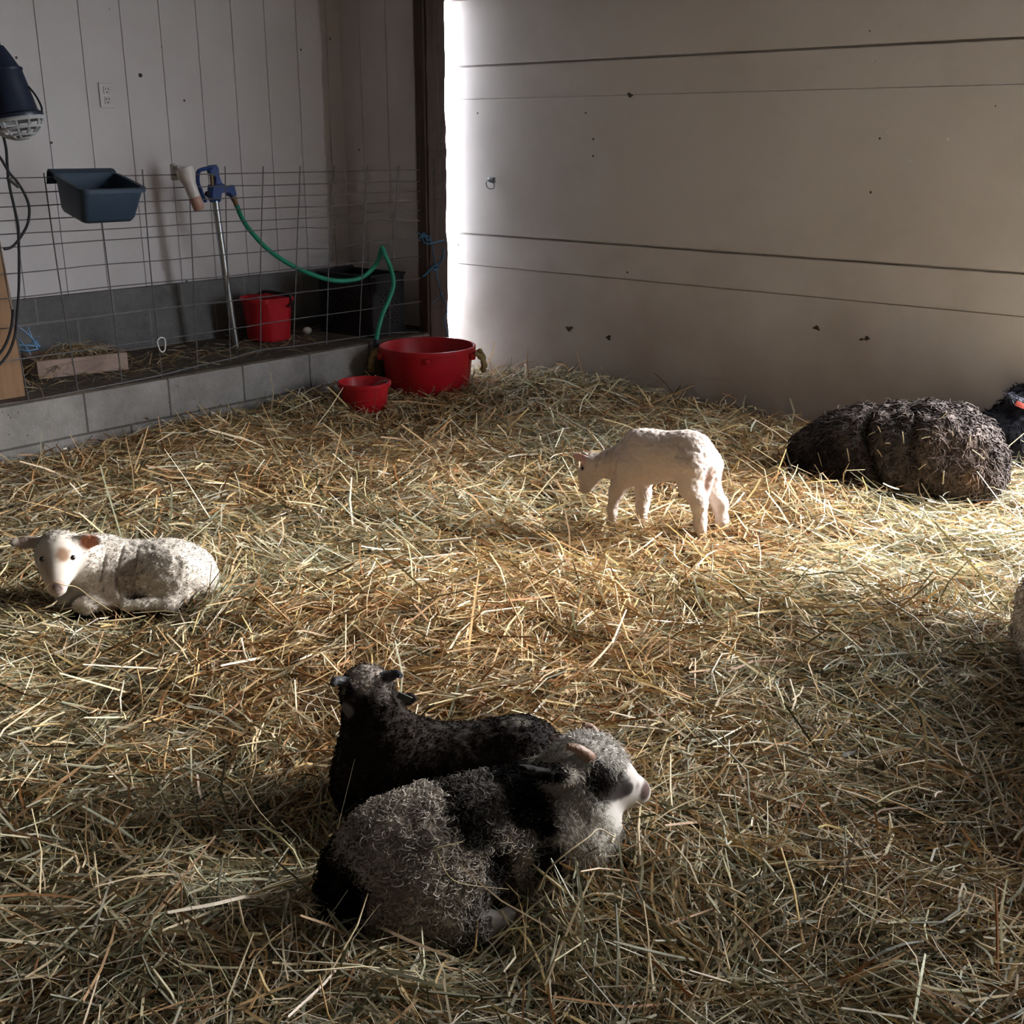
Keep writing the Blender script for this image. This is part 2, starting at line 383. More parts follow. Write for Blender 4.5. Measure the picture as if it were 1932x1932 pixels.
ring = [lp + np.array([-.028 - .006 * math.sin(t), .030 * np.sign(math.cos(t)) * abs(math.cos(t)) ** .6, -.006 + .024 * math.sin(t)]) for t in a_]
MB().tube(ring, .003, 8, cap=False).build('latch_ring', M['wire'], lt_)

for (x, y) in ((1673, 250), (1788, 263), (1917, 258), (1717, 305), (1650, 115)):
    MB().ball(onx(x, y, XD - .024), .008, 12, (.5, 1, 1)).build('bolt_head', M['doorpaint'], door)
for k, (x, y, w_) in enumerate(((1074, 620, 7), (1148, 637, 5), (1541, 619, 5), (1626, 640, 3), (1635, 638, 4), (1188, 180, 5), (1105, 213, 2))):
    p_ = onx(x, y, XD - (.0175 if y > 540 else .0265)); rr_ = w_ * .0032
    a_2 = np.linspace(0, 2 * PI, 13)[:-1]
    ring_ = [p_ + np.array([0, rr_ * math.cos(t) * (1 + .5 * math.sin(3.1 * t + k)), .7 * rr_ * math.sin(t) * (1 + .4 * math.cos(2.3 * t + 2 * k))]) for t in a_2]
    MB().add(ring_ + [q + np.array([.002, 0, 0]) for q in ring_], [tuple(range(12))] + [(i, (i + 1) % 12, 12 + (i + 1) % 12, 12 + i) for i in range(12)]).build('paint_chip', M['dirt'], door, smooth=False)

# rough post at the corner of the alcove
PX0, PX1 = ony(802, 640, YC)[0] + .055, ony(847, 640, YC)[0]
pm = MB()
n = 40; zs = np.linspace(.272, ZC, n)
jag = lambda z, k: .006 * noise(np.array([[z * 14, k, 0]]), 1, 3)[0]
vs = []
for z in zs:
    vs += [(PX0 + jag(z, 1), YC, z), (PX1 + jag(z, 2), YC + .004 + jag(z, 3), z), (PX1 + jag(z, 4), YC + .062, z), (PX0, YC + .062, z)]
fs = [(i * 4 + j, i * 4 + (j + 1) % 4, (i + 1) * 4 + (j + 1) % 4, (i + 1) * 4 + j) for i in range(n - 1) for j in range(4)]
fs += [(3, 2, 1, 0), tuple((n - 1) * 4 + j for j in range(4))]
post = thing('wooden_post', 'rough dark brown wooden post standing beside the bright door gap', 'post', (PX0, YC, .27))
pm.add(vs, fs).build('plank', M['post'], post, smooth=False)
MB().bx(PX0 - .016, PX0 - .001, YC + .01, YC + .08, .2, ZC, .003).build('stud', M['post'], post, smooth=False)
MB().bx(PX0 - .02, PX0 + .10, YC + .02, YC + .06, 0, .27, .004).build('footing', M['post'], post, smooth=False)

# blue twine tied round the post
tw = thing('baling_twine', 'blue baling twine knotted and trailing down the dark wooden post', 'twine', (PX0, YC, .7))
tp = lambda x, y, d=.012: ony(x, y, YC - d)
MB().tube(spline([tp(786, 437, .03), tp(800, 447), tp(813, 456), tp(818, 480), tp(823, 510), tp(830, 545), tp(842, 580), tp(843, 592), tp(838, 600), tp(843, 625), tp(851, 650, .0)]), .0032, 6).build('long_strand', M['twine'], tw)
MB().tube(spline([tp(790, 452), tp(800, 440, .03), tp(806, 455, .02), tp(812, 447, .03), tp(797, 446, .02), tp(805, 460, .02), tp(838, 453)]), .004, 6).build('knot', M['twine'], tw)
MB().tube(spline([tp(798, 522), tp(806, 515, .02), tp(818, 502, .02), tp(828, 497), tp(836, 487, .02), tp(837, 470)]), .0045, 6).build('lower_strand', M['twine'], tw)
MB().tube(spline([tp(815, 572), tp(828, 560), tp(836, 552)]), .002, 5).build('loose_end', M['twine'], tw)
MB().tube(spline([tp(815, 507), tp(822, 500, .03), tp(827, 505, .02), tp(818, 510, .03)]), .006, 6).build('knot', M['twine'], tw)

# ------------------------------------------------------------------ wire panel on the kerb
YF = YC + .02
fence = thing('wire_panel', 'grey welded wire fence panel standing along the concrete block kerb', 'fence', (3.3, YF, ZL))
topz = lambda X: 1.256
zs_f = [0, .058, .114, .170, .223, .274, .378, .478, .600, .737]
xl, xr = 1.55, PX0 - .06
botP = [ony(x, y, YF) for x, y in ((-120, 789), (0, 766), (54, 758), (148, 740), (231, 724), (306, 709), (373, 692), (435, 678), (492, 662), (554, 655), (616, 646), (678, 637), (733, 630), (790, 628))]
topY = lambda x: 336.6 - 20.9 * x / 801.7
for i, dz in enumerate(zs_f):
    pts = []
    for X in np.linspace(xl, xr, 34):
        wob = .004 * noise(np.array([[X * 3, i * 7.3, 0]]), 1, 5)[0] + (.010 * math.sin(X * 9) * (1 if i in (5, 6) else .2)) * (X > 3.9)
        pts.append((X, YF - .004 + .004 * (i % 2), topz(X) - dz + wob * (i > 0)))
    MB().tube(pts, .0027, 6).build('horizontal_wire', M['wire'], fence)
botP = [p + ZZ * .004 for p in botP]; MB().tube(spline(botP, 4), .0036, 6).build('horizontal_wire', M['wire'], fence)
vt = [(-22, 338), (83, 330), (181, 327), (269, 323), (356, 321), (425, 317), (497, 317), (567, 316), (631, 315), (694, 314), (752, 316)]
vb = [(55, 762), (148, 744), (231, 728), (306, 713), (373, 696), (435, 682), (492, 666), (554, 658), (616, 650), (678, 640), (734, 634)]
for (a, b) in zip(vt, vb):
    P, Q = ony(*a, YF), ony(*b, YF); P[2] += .008
    m_ = (P + Q) / 2 + np.array([.006 * random.uniform(-1, 1), .003, 0])
    MB().tube(spline([P, m_, Q], 6), .0029, 6).build('vertical_wire', M['wire'], fence)

clip = thing('carabiner_clip', 'small bright metal clip hanging on the fence wire', 'clip', ony(304, 651, YF))
cp = [ony(304 + x, 651 + y, YF - .012) for x, y in ((-7, -9), (-1, -14), (6, -12), (8, -2), (7, 9), (3, 13), (-2, 10), (-6, 0), (-7, -7))]
MB().tube(spline(cp, 5), .0032, 8).build('ring', M['white_plate'], clip)
MB().tube([ony(296.5, 643, YF - .012), ony(298, 652, YF - .012)], .0036, 8).build('gate', M['white_plate'], clip)

# ------------------------------------------------------------------ navy feed trough hooked over the fence
ANG = math.radians(15)
yb0 = YF - .028; ydep = yb0 - .235
tl, tr = ony(117, 322, YF), ony(234, 319, YF)
zt = (tl[2] + tr[2]) / 2 - .006
xl0, xR = ony(157, 354, ydep)[0], ony(280, 352, ydep)[0]
tro = thing('feed_trough', 'navy plastic feed trough hooked over the wire fence', 'trough', ((xl0 + xR) / 2, ydep, zt - .2))
def sag(mb):
    ca, sa = math.cos(ANG), math.sin(ANG); out = []
    for x, y, z in mb.v:
        dy, dz = y - YF, z - zt; out.append((x, YF + dy * ca - dz * sa, zt + dy * sa + dz * ca))
    mb.v = out; return mb
def rrect(x0, x1, y0, y1, z, r, n=5):
    out = []
    for (cx, cy, a0) in ((x1 - r, y1 - r, 0), (x0 + r, y1 - r, 90), (x0 + r, y0 + r, 180), (x1 - r, y0 + r, 270)):
        for k in range(n + 1):
            q = math.radians(a0 + 90 * k / n); out.append((cx + r * math.cos(q), cy + r * math.sin(q), z))
    return out
def loft(rings, capl=True, capf=False):
    n = len(rings[0]); mb = MB(); vs = [p for r in rings for p in r]
    fs = [(i * n + j, i * n + (j + 1) % n, (i + 1) * n + (j + 1) % n, (i + 1) * n + j) for i in range(len(rings) - 1) for j in range(n)]
    if capl: fs.append(tuple((len(rings) - 1) * n + j for j in range(n)))
    if capf: fs.append(tuple(range(n))[::-1])
    mb.add(vs, fs); return sag(mb)
x0t, x1t = xl0, xR
hgt = .155
loft([rrect(x0t + .045, x1t - .03, ydep + .05, yb0 - .004, zt - hgt, .02), rrect(x0t + .030, x1t - .022, ydep + .03, yb0 - .002, zt - hgt + .02, .03), rrect(x0t + .006, x1t - .006, ydep + .006, yb0, zt - .012, .03),
      rrect(x0t + .006, x1t - .006, ydep + .006, yb0, zt, .03), rrect(x0t + .012, x1t - .012, ydep + .012, yb0 - .006, zt, .026),
      rrect(x0t + .034, x1t - .026, ydep + .034, yb0 - .008, zt - hgt + .024, .026), rrect(x0t + .05, x1t - .035, ydep + .055, yb0 - .01, zt - hgt + .008, .018)], True, True).build('tub', M['navy'], tro, angle=50)
loft([rrect(x0t - .004, x1t + .004, ydep - .006, yb0 + .002, zt - .014, .034), rrect(x0t - .004, x1t + .004, ydep - .006, yb0 + .002, zt + .002, .034), rrect(x0t + .013, x1t - .013, ydep + .013, yb0 - .006, zt + .002, .026)], False).build('rim', M['navy'], tro, angle=60)
lip = MB(); prof = [(yb0 - .004, zt - .010), (yb0 - .004, zt + .004), (YF - .012, zt + .012), (YF + .012, zt + .010), (YF + .022, zt - .004), (YF + .022, zt - .055), (YF + .017, zt - .055), (YF + .017, zt - .006), (YF + .010, zt + .003), (YF - .010, zt + .005), (yb0, zt - .003)]
n = len(prof); lx0, lx1 = x0t + .004, x1t - .004
lip.add([(lx0, y, z) for y, z in prof] + [(lx1, y, z) for y, z in prof], [(i, (i + 1) % n, n + (i + 1) % n, n + i)[::-1] for i in range(n)] + [tuple(range(n)), tuple(range(n, 2 * n))[::-1]])
sag(lip).build('hook_lip', M['navy'], tro)

# ------------------------------------------------------------------ bottle hung on the fence
nF = VV.copy()
Bp = ony(360, 350, YF - .055)
bp_ = lambda x, y: onp(x, y, Bp, nF)
bot = thing('feeding_bottle', 'milky translucent bottle with pink residue hung beside blue hydrant', 'bottle', Bp)
top, bottm = bp_(347, 318), bp_(376, 396)
ax = (top - bottm); Lb = np.linalg.norm(ax); ax /= Lb
MB().lathe([(0, 0), (.021, 0), (.0235, .004), (.026, Lb * .25), (.029, Lb * .62), (.036, Lb * .74), (.040, Lb * .80), (.041, Lb * .97), (.040, Lb), (.036, Lb), (.036, Lb * .82), (.025, Lb * .62), (.02, .008), (0, .008)], bottm, ax, 32).build('bottle_body', M['bottle'], bot)
MB().lathe([(0, -.002), (.020, -.002), (.0242, .004), (.0262, Lb * .20), (.0268, Lb * .30), (0, Lb * .30)], bottm, ax, 32, warp=lambda x, y, z: (x * 1.01, y * 1.01)).build('residue', M['milk'], bot)
br = MB(); br.box(bp_(336, 325) + np.array([0, .03, 0]), (.03, .03, .075), None, .008); br.box(bp_(344, 315) + np.array([0, .025, 0]), (.05, .045, .012), None, .004)
br.build('hanger', M['bottle'], bot)

# ------------------------------------------------------------------ yard hydrant
hb = onz(446, 655, ZL); YH = hb[1]
hp = lambda x, y, d=0: ony(x, y, YH - d)
hyd = thing('yard_hydrant', 'yard hydrant with blue head on a leaning galvanised pipe', 'hydrant', hb)
MB().tube([hp(446, 659), hp(425, 515), hp(405, 372)], .0185, 16).build('pipe', M['steel'], hyd)
def slab(pts, m, name, parent, t=.03, y0=None, bev=True):
    """cast-iron plate: an outline with real thickness"""
    P = np.array([hp(x, y) for x, y in pts]); n = len(P); o = np.array([0, t / 2, 0])
    c = P.mean(0); mb = MB(); inn = c + (P - c) * .93
    rings = [inn - o, P - o * .7, P + o * .7, inn + o]
    vs = [p for r in rings for p in r]
    fs = [(i * n + j, i * n + (j + 1) % n, (i + 1) * n + (j + 1) % n, (i + 1) * n + j) for i in range(3) for j in range(n)] + [tuple(range(n))[::-1], tuple(3 * n + j for j in range(n))]
    mb.add(vs, fs); ob = mb.build(name, m, parent, smooth=False)
    return ob
slab([(396, 349), (394, 372), (399, 377), (411, 377), (413, 364), (430, 363), (435, 371), (443, 368), (438, 349), (433, 350), (424, 351), (417, 346)], M['blue_iron'], 'hydrant_head', hyd, .05)
slab([(391, 318), (395, 312), (406, 311), (409, 316), (411, 334), (416, 346), (420, 352), (404, 350), (404, 334), (396, 330)], M['blue_iron'], 'bracket', hyd, .035)
MB().tube(spline([hp(398, 316, .02), hp(388, 318, .022), hp(376, 322, .022), hp(373, 330, .022), hp(373, 345, .022), hp(377, 355, .022), hp(383, 370, .022), hp(388, 381, .022)], 6), [.0135] * 42 + [.012], 10, flat=.7).build('lever', M['blue_iron'], hyd)
MB().tube([hp(399, 330, .012), hp(401, 352, .012)], .010, 10).build('valve_rod', M['brass'], hyd)
MB().ball(hp(391, 366, .02), .014, 12).build('pivot_knob', M['black_plastic'], hyd)
MB().tube([hp(398, 373), hp(412, 373)], .024, 16).build('collar', M['blue_iron'], hyd)
MB().tube([hp(432, 353), hp(440, 372)], [.018, .015], 14).build('spout', M['blue_iron'], hyd)
hose = thing('garden_hose', 'green garden hose drooping from the hydrant to the red tub', 'hose', hp(470, 420))
h0 = [hp(447, 388), hp(455, 408, .03), hp(470, 432, .06), hp(505, 470, .12), hp(555, 503, .2), hp(610, 525, .28), hp(650, 530, .33), hp(685, 522, .36), (ony(710, 498, YF + .02)), ony(721, 466, YF - .03)]
h1 = [ony(721, 466, YF - .03), ony(727, 482, YF - .05), ony(737, 505, YF - .06), ony(742, 535, YF - .06), ony(735, 562, YF - .06), ony(722, 592, YF - .06), ony(714, 620, YF - .06), ony(710, 645, YF - .06)]
hs = MB(); hs.tube(np.vstack([spline(h0, 8)[:-1], spline(h1, 8)]), .0125, 12); hs.build('hose_tube', M['hose'], hose)
MB().tube([ony(710.5, 641, YF - .06), ony(707, 657, YF - .06)], .016, 12).build('dark_coupling', M['rubber'], hose)
fer = MB(); fer.tube([hp(438, 369), hp(443, 378)], .016, 12); fer.tube([hp(442, 377), hp(448, 391)], .013, 12); fer.build('brass_coupling', M['brass'], hose)

# ------------------------------------------------------------------ buckets and tub
def bucket_mesh(c, r0, r1, h, lipw=.012, lip=.028, warp=None, n=64):
    mb = MB()
    mb.lathe([(0, .0), (r0 - .01, 0), (r0, .008), (r1 - .004, h - lip - .002), (r1 + lipw * .8, h - lip), (r1 + lipw, h - lip * .5), (r1 + lipw, h - .003), (r1 + lipw - .004, h), (r1 + .001, h), (r1 - .004, h - .006), (r0 - .006, .014), (0, .012)], c, n=n, warp=warp)
    return mb
tubc = onz(808, 742, .06)
tub = thing('rubber_tub', 'large round red tub with rope handles in the corner by the door', 'tub', tubc)
bucket_mesh(tubc, .225, .258, .275).build('tub_shell', M['red'], tub, angle=50)
for sgn in (-1, 1):
    d = UU * sgn * .9 + VV * (-.1); d /= np.linalg.norm(d); sd = np.array([-d[1], d[0], 0])
    b0 = tubc + d * .268 + ZZ * .225
    pts = [b0 - sd * .05 - d * .01, b0 - sd * .052 + d * .02 + ZZ * .012, b0 - sd * .04 + d * .05 - ZZ * .03, b0 - sd * .01 + d * .045 - ZZ * .085, b0 + sd * .03 + d * .05 - ZZ * .06, b0 + sd * .052 + d * .025 + ZZ * .01, b0 + sd * .05 - d * .01]
    P = spline(pts, 8); tp_ = np.linspace(0, 1, len(P))
    MB().tube(P, .013 + .003 * np.sin(tp_ * 60), 10).build('rope_handle', M['rope'], tub)
    MB().box(b0 - d * .006 - sd * .05, (.03, .03, .035), (d, sd, ZZ), .005).build('handle_lug', M['red'], tub)
    MB().box(b0 - d * .006 + sd * .05, (.03, .03, .035), (d, sd, ZZ), .005).build('handle_lug', M['red'], tub)
MB().box(tubc + (-VV * .262 + UU * .02) + ZZ * .228, (.02, .012, .03), (UU, VV, ZZ), .003).build('rim_tab', M['red'], tub)
palc = onz(689, 772, .075)
pail = thing('small_pail', 'small red plastic pail sunk in straw beside the big tub', 'pail', palc)
bucket_mesh(palc, .110, .130, .150, .010, .022).build('pail_shell', M['red'], pail, angle=50)
MB().tube(spline([palc + UU * .14 + ZZ * .136, palc + UU * .1 - VV * .04 + ZZ * .16, palc - VV * .02 + ZZ * .10, palc - UU * .06 - VV * .06 + ZZ * .09, palc - UU * .13 + ZZ * .14]), .003, 6).build('handle', M['wire'], pail)
bc = onz(508, 640, ZL)
bk = thing('flat_back_bucket', 'red flat-backed bucket with black handle on the ledge', 'bucket', bc)
dfl = (UU * .75 - VV * .66)
aF, bF, _ = frame_from((0, 0, 1))
def fw(x, y, z):
    w = x * aF + y * bF; s_ = np.dot(w, dfl); lim = .098 + .08 * z
    if s_ > lim: w = w - dfl * (s_ - lim)
    return float(np.dot(w, aF)), float(np.dot(w, bF))
bucket_mesh(bc, .118, .140, .24, .010, .022, warp=fw, n=96).build('bucket_shell', M['red'], bk, angle=40)
hd = [bc + UU * .05 + VV * .155 * .3 + ZZ * .265, bc + UU * .11 - VV * .03 + ZZ * .262, bc + UU * .13 - VV * .08 + ZZ * .24]
MB().tube(spline([bc - UU * .06 + VV * .11 + ZZ * .245, bc - UU * .02 + VV * .06 + ZZ * .262, bc + UU * .06 + ZZ * .262, bc + UU * .135 - VV * .02 + ZZ * .25]), .010, 10).build('handle', M['black_plastic'], bk)
MB().tube(spline([bc + UU * .135 - VV * .02 + ZZ * .25, bc + UU * .145 - VV * .03 + ZZ * .21, bc + UU * .13 - VV * .05 + ZZ * .19]), .006, 8).build('handle_hook', M['black_plastic'], bk)

eg = onz(580, 631, ZL); 
tag(MB().ball(eg + ZZ * .022, .022, 20, (1.28, 1, 1), (UU * .9 + VV * .3, VV, ZZ)).build('egg', M['egg']), 'pale egg lying on the dark ledge beside the red bucket', 'egg')

# ------------------------------------------------------------------ black lattice crate
cl_, cc_, cr_ = onz(590, 622, ZL), onz(704, 638, ZL), onz(748, 618, ZL)
d1 = cl_ - cc_; La = float(np.linalg.norm(d1[:2])); d1 = np.array([d1[0], d1[1], 0]) / La
d2 = np.array([d1[1], -d1[0], 0]); d2 = d2 if np.dot(d2, VV) > 0 else -d2
La, Lb2, Hc = min(La, .42), .27, .345
cc0 = cc_ + d1 * La / 2 + d2 * Lb2 / 2
crate = thing('lattice_crate', 'black plastic lattice crate in the back corner of the ledge', 'crate', cc0)
def wallpanel(o, dx, L, nrm, name):
    mb = MB(); t = .008; A = (dx, nrm, ZZ)
    mb.box(o + dx * L / 2 + ZZ * (Hc - .045), (L, t, .09), A); mb.box(o + dx * L / 2 + ZZ * .03, (L, t, .06), A)
    for e in (.03, L - .03): mb.box(o + dx * e + ZZ * Hc / 2, (.06, t, Hc - .004), A)
    # diagonal lattice
    z0, z1 = .055, Hc - .085; xs0, xs1 = .055, L - .055; sp = .036; wdt = .015
    for sg in (1, -1):
        k = -40
        while k < 40:
            b = k * sp; k += 1
            pts = []
            # line x = xs0 + b + sg*(z-z0)
            za, zb = z0, z1
            xa, xb = xs0 + b, xs0 + b + sg * (z1 - z0)
            lo, hi = xs0, xs1
            f = lambda x: z0 + sg * (x - xs0 - b)
            if sg > 0:
                if xa < lo: xa, za = lo, f(lo)
                if xb > hi: xb, zb = hi, f(hi)
                if xa >= xb: continue
            else:
                if xa > hi: xa, za = hi, f(hi)
                if xb < lo: xb, zb = lo, f(lo)
                if xb >= xa: continue
            if zb - za < .01: continue
            p, q = o + dx * xa + ZZ * za, o + dx * xb + ZZ * zb; dd = (q - p); ln = np.linalg.norm(dd); dd /= ln
            mb.box((p + q) / 2 + nrm * .0005 * sg, (ln, t * .8, wdt), (dd, nrm, np.cross(dd, nrm)))
    return mb.build(name, M['black_plastic'], crate, smooth=False)
wallpanel(cc_, d1, La, d2, 'side_panel'); wallpanel(cc_ + d2 * Lb2, d1, La, d2, 'side_panel')
wallpanel(cc_, d2, Lb2, d1, 'end_panel'); wallpanel(cc_ + d1 * La, d2, Lb2, d1, 'end_panel')
MB().box(cc0 + ZZ * .005, (La, Lb2, .008), (d1, d2, ZZ)).build('bottom', M['black_plastic'], crate, smooth=False)
rm = MB()
for (o, L_, dx) in ((cc_, La, d1), (cc_ + d2 * Lb2, La, d1), (cc_, Lb2, d2), (cc_ + d1 * La, Lb2, d2)):
    nn_ = np.cross(ZZ, dx); rm.box(o + dx * L_ / 2 + ZZ * Hc, (L_ + .02, .022, .016), (dx, nn_, ZZ), .004)
rm.build('rim', M['black_plastic'], crate)

# ------------------------------------------------------------------ ledge: board tray, hay, twine, plywood
ba, bb = onz(73, 716, ZL), onz(243, 697, ZL)
db = bb - ba; Lx = float(np.linalg.norm(db)); db /= Lx; dn = np.array([-db[1], db[0], 0])
tray = thing('nest_tray', 'shallow bare wooden nest tray on the ledge with hay heaped in it', 'tray', (ba + bb) / 2)
MB().box((ba + bb) / 2 + ZZ * .042 + dn * .01, (Lx, .02, .084), (db, dn, ZZ), .002).build('front_board', M['board'], tray, smooth=False)
MB().box((ba + bb) / 2 + ZZ * .042 + dn * .27, (Lx, .02, .084), (db, dn, ZZ), .002).build('rear_board', M['board'], tray, smooth=False)
for e in (0.01, Lx - .01): MB().box(ba + db * e + dn * .14 + ZZ * .042, (.02, .24, .08), (db, dn, ZZ), .002).build('end_board', M['board'], tray, smooth=False)
MB().box((ba + bb) / 2 + dn * .14 + ZZ * .006, (Lx - .04, .24, .01), (db, dn, ZZ)).build('base_board', M['board'], tray, smooth=False)

py = YF + .10
pw = thing('plywood_board', 'brown plywood board leaning at the left end of the ledge', 'board', ony(0, 600, py))
q0, q1, q2, q3, q4 = ony(-140, 470, py), ony(-2, 442, py), ony(22, 566, py), ony(40, 688, py), ony(-140, 730, py)
q3[2] = ZL - .004; q4[2] = q3[2]
P = [q0, q1, q2, q3, q4]; o_ = np.array([0, .018, 0])
MB().add([p for p in P] + [p + o_ for p in P], [(0, 1, 2, 3, 4)[::-1], (5, 6, 7, 8, 9)] + [(i, (i + 1) % 5, 5 + (i + 1) % 5, 5 + i) for i in range(5)]).build('board_face', M['ply'], pw, smooth=False)

bt = thing('twine_bundle', 'bundle of pale blue twine lying on the ledge behind the tray', 'twine', ony(55, 640, YF + .3))
tq = lambda x, y, d=.3: ony(x, y, YF + d)
for k, (a, b, c) in enumerate([((33, 615), (55, 633), (75, 655)), ((52, 617), (60, 637), (70, 658)), ((36, 651), (56, 652), (76, 653)), ((38, 660), (52, 662), (72, 658)), ((35, 640), (48, 654), (57, 668)), ((60, 640), (70, 645), (74, 656)), ((40, 656), (60, 648), (72, 636))]):
    MB().tube(spline([tq(*a, .3 + .01 * k), tq(*b, .28 + .01 * k), tq(*c, .3)], 5), .0035, 6).build('strand', M['paleblue'], bt)

# ------------------------------------------------------------------ socket on the wall
ol = ony(201, 180, YB - .004)
tilt = 0
outl = thing('wall_outlet', 'white double power outlet on the grooved back wall', 'outlet', ol)
MB().box(ol, (.078, .008, .118), None, .003).build('cover_plate', M['white_plate'], outl)
for dz in (.024, -.024):
    rc = MB().box(ol + np.array([0, -.005, dz]), (.034, .006, .036), None, .004).build('socket', M['white_plate'], outl)
    sl = MB(); sl.box(ol + np.array([-.007, -.0085, dz + .006]), (.003, .002, .009)); sl.box(ol + np.array([.007, -.0085, dz + .006]), (.003, .002, .009)); sl.box(ol + np.array([0, -.0085, dz - .009]), (.006, .002, .006))
    sl.build('slot', M['dark_slot'], rc, smooth=False)
nh = ony(265, 142, YB - .002)
tag(MB().lathe([(0, -.006), (.009, -.004), (.011, .004)], nh, (0, 1, 0), 12).build('wall_nail', M['dark_slot']), 'dark nail head in the back wall beside the white outlet', 'nail')

# ------------------------------------------------------------------ heat lamp, cords
YLp = YF - .16
LC = ony(29.6, 221, YLp)
axl = onp(27, 211.4, LC, nF) - LC; axl /= np.linalg.norm(axl); axl = axl - .28 * VV * 0; 
k_ = .1138 * np.linalg.norm(LC - CAM) * np.dot(FWD, ray(29.6, 221)) / np.linalg.norm(ray(29.6, 221)) / FPX
lamp = thing('heat_lamp', 'dark heat lamp with pale guard hanging at the left edge', 'lamp', LC)
pr = [(440, -25), (445, 0), (440, 35), (385, 60), (371, 90), (330, 420), (290, 700), (305, 705), (305, 745), (262, 755), (190, 930), (118, 1080), (100, 1100), (70, 1100), (70, 1180), (0, 1180)]
MB().lathe([(r * k_, z * k_) for r, z in pr], LC, axl, 48).build('shade', M['lamp_black'], lamp, angle=30)
MB().lathe([(0, -40 * k_), (400 * k_, -40 * k_), (400 * k_, -20 * k_)], LC, axl, 40).build('reflector', M['grey_guard'], lamp)
ga, gb, gd = frame_from(axl)
for k in range(12):
    q = 2 * PI * k / 12; d = math.cos(q) * ga + math.sin(q) * gb
    pts = [LC + d * 405 * k_ * math.cos(t) - axl * (25 + 320 * math.sin(t)) * k_ for t in np.linspace(0, PI / 2 * .97, 9)]
    MB().tube(pts, .0045, 6).build('guard_rib', M['grey_guard'], lamp)
for t in (.04, .5, .95):
    pts = [LC + (math.cos(q) * ga + math.sin(q) * gb) * 405 * k_ * math.cos(t) - axl * (25 + 320 * math.sin(t)) * k_ for q in np.linspace(0, 2 * PI, 41)]
    MB().tube(pts, .0055 if t > .1 else .011, 6, cap=False).build('guard_ring', M['grey_guard'], lamp)
MB().lathe([(0, -372 * k_), (100 * k_, -365 * k_), (150 * k_, -345 * k_), (150 * k_, -335 * k_), (0, -335 * k_)], LC, axl, 24).build('guard_cap', M['grey_guard'], lamp)
lpz = lambda x, y, d=0: onp(x * .1138, 80 + y * .1138, LC - VV * d, nF)
MB().tube(spline([lpz(470, 730), lpz(590, 880), lpz(680, 1050), lpz(692, 1150), lpz(640, 1290)], 6), .004, 8).build('wire_bail', M['rubber'], lamp)
hang = LC + axl * 1180 * k_
MB().tube([hang - axl * .01, hang + np.array([-.005, 0, .2]), np.array([hang[0] - .01, hang[1], ZC - .001])], .0045, 8).build('hanging_cord', M['rubber'], lamp)
YK = YF - .05
c1 = lambda x, y: ony(x / 4.025, y / 4.025, YK)
c2 = lambda x, y: ony(x / 4.025, 420 + y / 4.025, YK)
cd = thing('power_cord', 'thin black power cord looping down the left end of the fence', 'cord', c1(50, 1300))
MB().tube(spline([c1(-40, 900), c1(10, 990), c1(45, 1120), c1(55, 1250), c1(70, 1400), c1(110, 1580), c1(138, 1720), c1(143, 1880), c2(145, 250), c2(143, 500), c2(130, 700), c2(110, 870), c2(60, 1000), c2(-40, 1120)], 7), .0058, 8).build('hanging_length', M['rubber'], cd)
MB().tube(spline([c1(-60, 1130), c1(0, 1195), c1(70, 1310), c1(130, 1380), c1(190, 1480), c1(222, 1580), c1(210, 1700), c1(150, 1810), c1(90, 1875), c1(30, 1893)], 7), .0058, 8).build('loop', M['rubber'], cd)
MB().tube(spline([c2(100, 660), c2(85, 800), c2(40, 930), c2(-30, 1030)], 6), .006, 8).build('lower_loop', M['rubber'], cd)
MB().tube([c1(55, 1350) , c1(140, 1420)], .013, 8, flat=.5).build('cord_clamp', M['wire'], cd)
# ------------------------------------------------------------------ straw surface height
gb_ = []
def bump_at(px, py, amp, rad, z=.12, asp=1, ang=0):
    gb_.append((onz(px, py, z)[:2], amp, rad))
bump_at(1680, 960, .035, .35); bump_at(1500, 950, .03, .25)
bump_at(1020, 960, -.045, .16); bump_at(1480, 870, -.02, .25)
bump_at(1130, 1650, .035, .16); bump_at(270, 1150, -.02, .14); bump_at(60, 1110, -.03, .12)
bump_at(1200, 740, .05, .35); bump_at(1000, 735, .04, .3); bump_at(700, 1560, -.03, .12); bump_at(560, 1600, -.03, .15)
bump_at(760, 790, -.06, .40); bump_at(1850, 1500, -.03, .25)
bump_at(60, 880, -.03, .3); bump_at(380, 800, .02, .2); bump_at(905, 1765, -.045, .07)
def hstraw(x, y):
    P = np.stack([np.asarray(x, float), np.asarray(y, float)], -1)
    h = .105 + .028 * fbm(P, 1.6, 11, 3) + .012 * noise(P, 9, 21)
    for c, a, r in gb_:
        h = h + a * np.exp(-((P[..., 0] - c[0]) ** 2 + (P[..., 1] - c[1]) ** 2) / (2 * r * r))
    return h

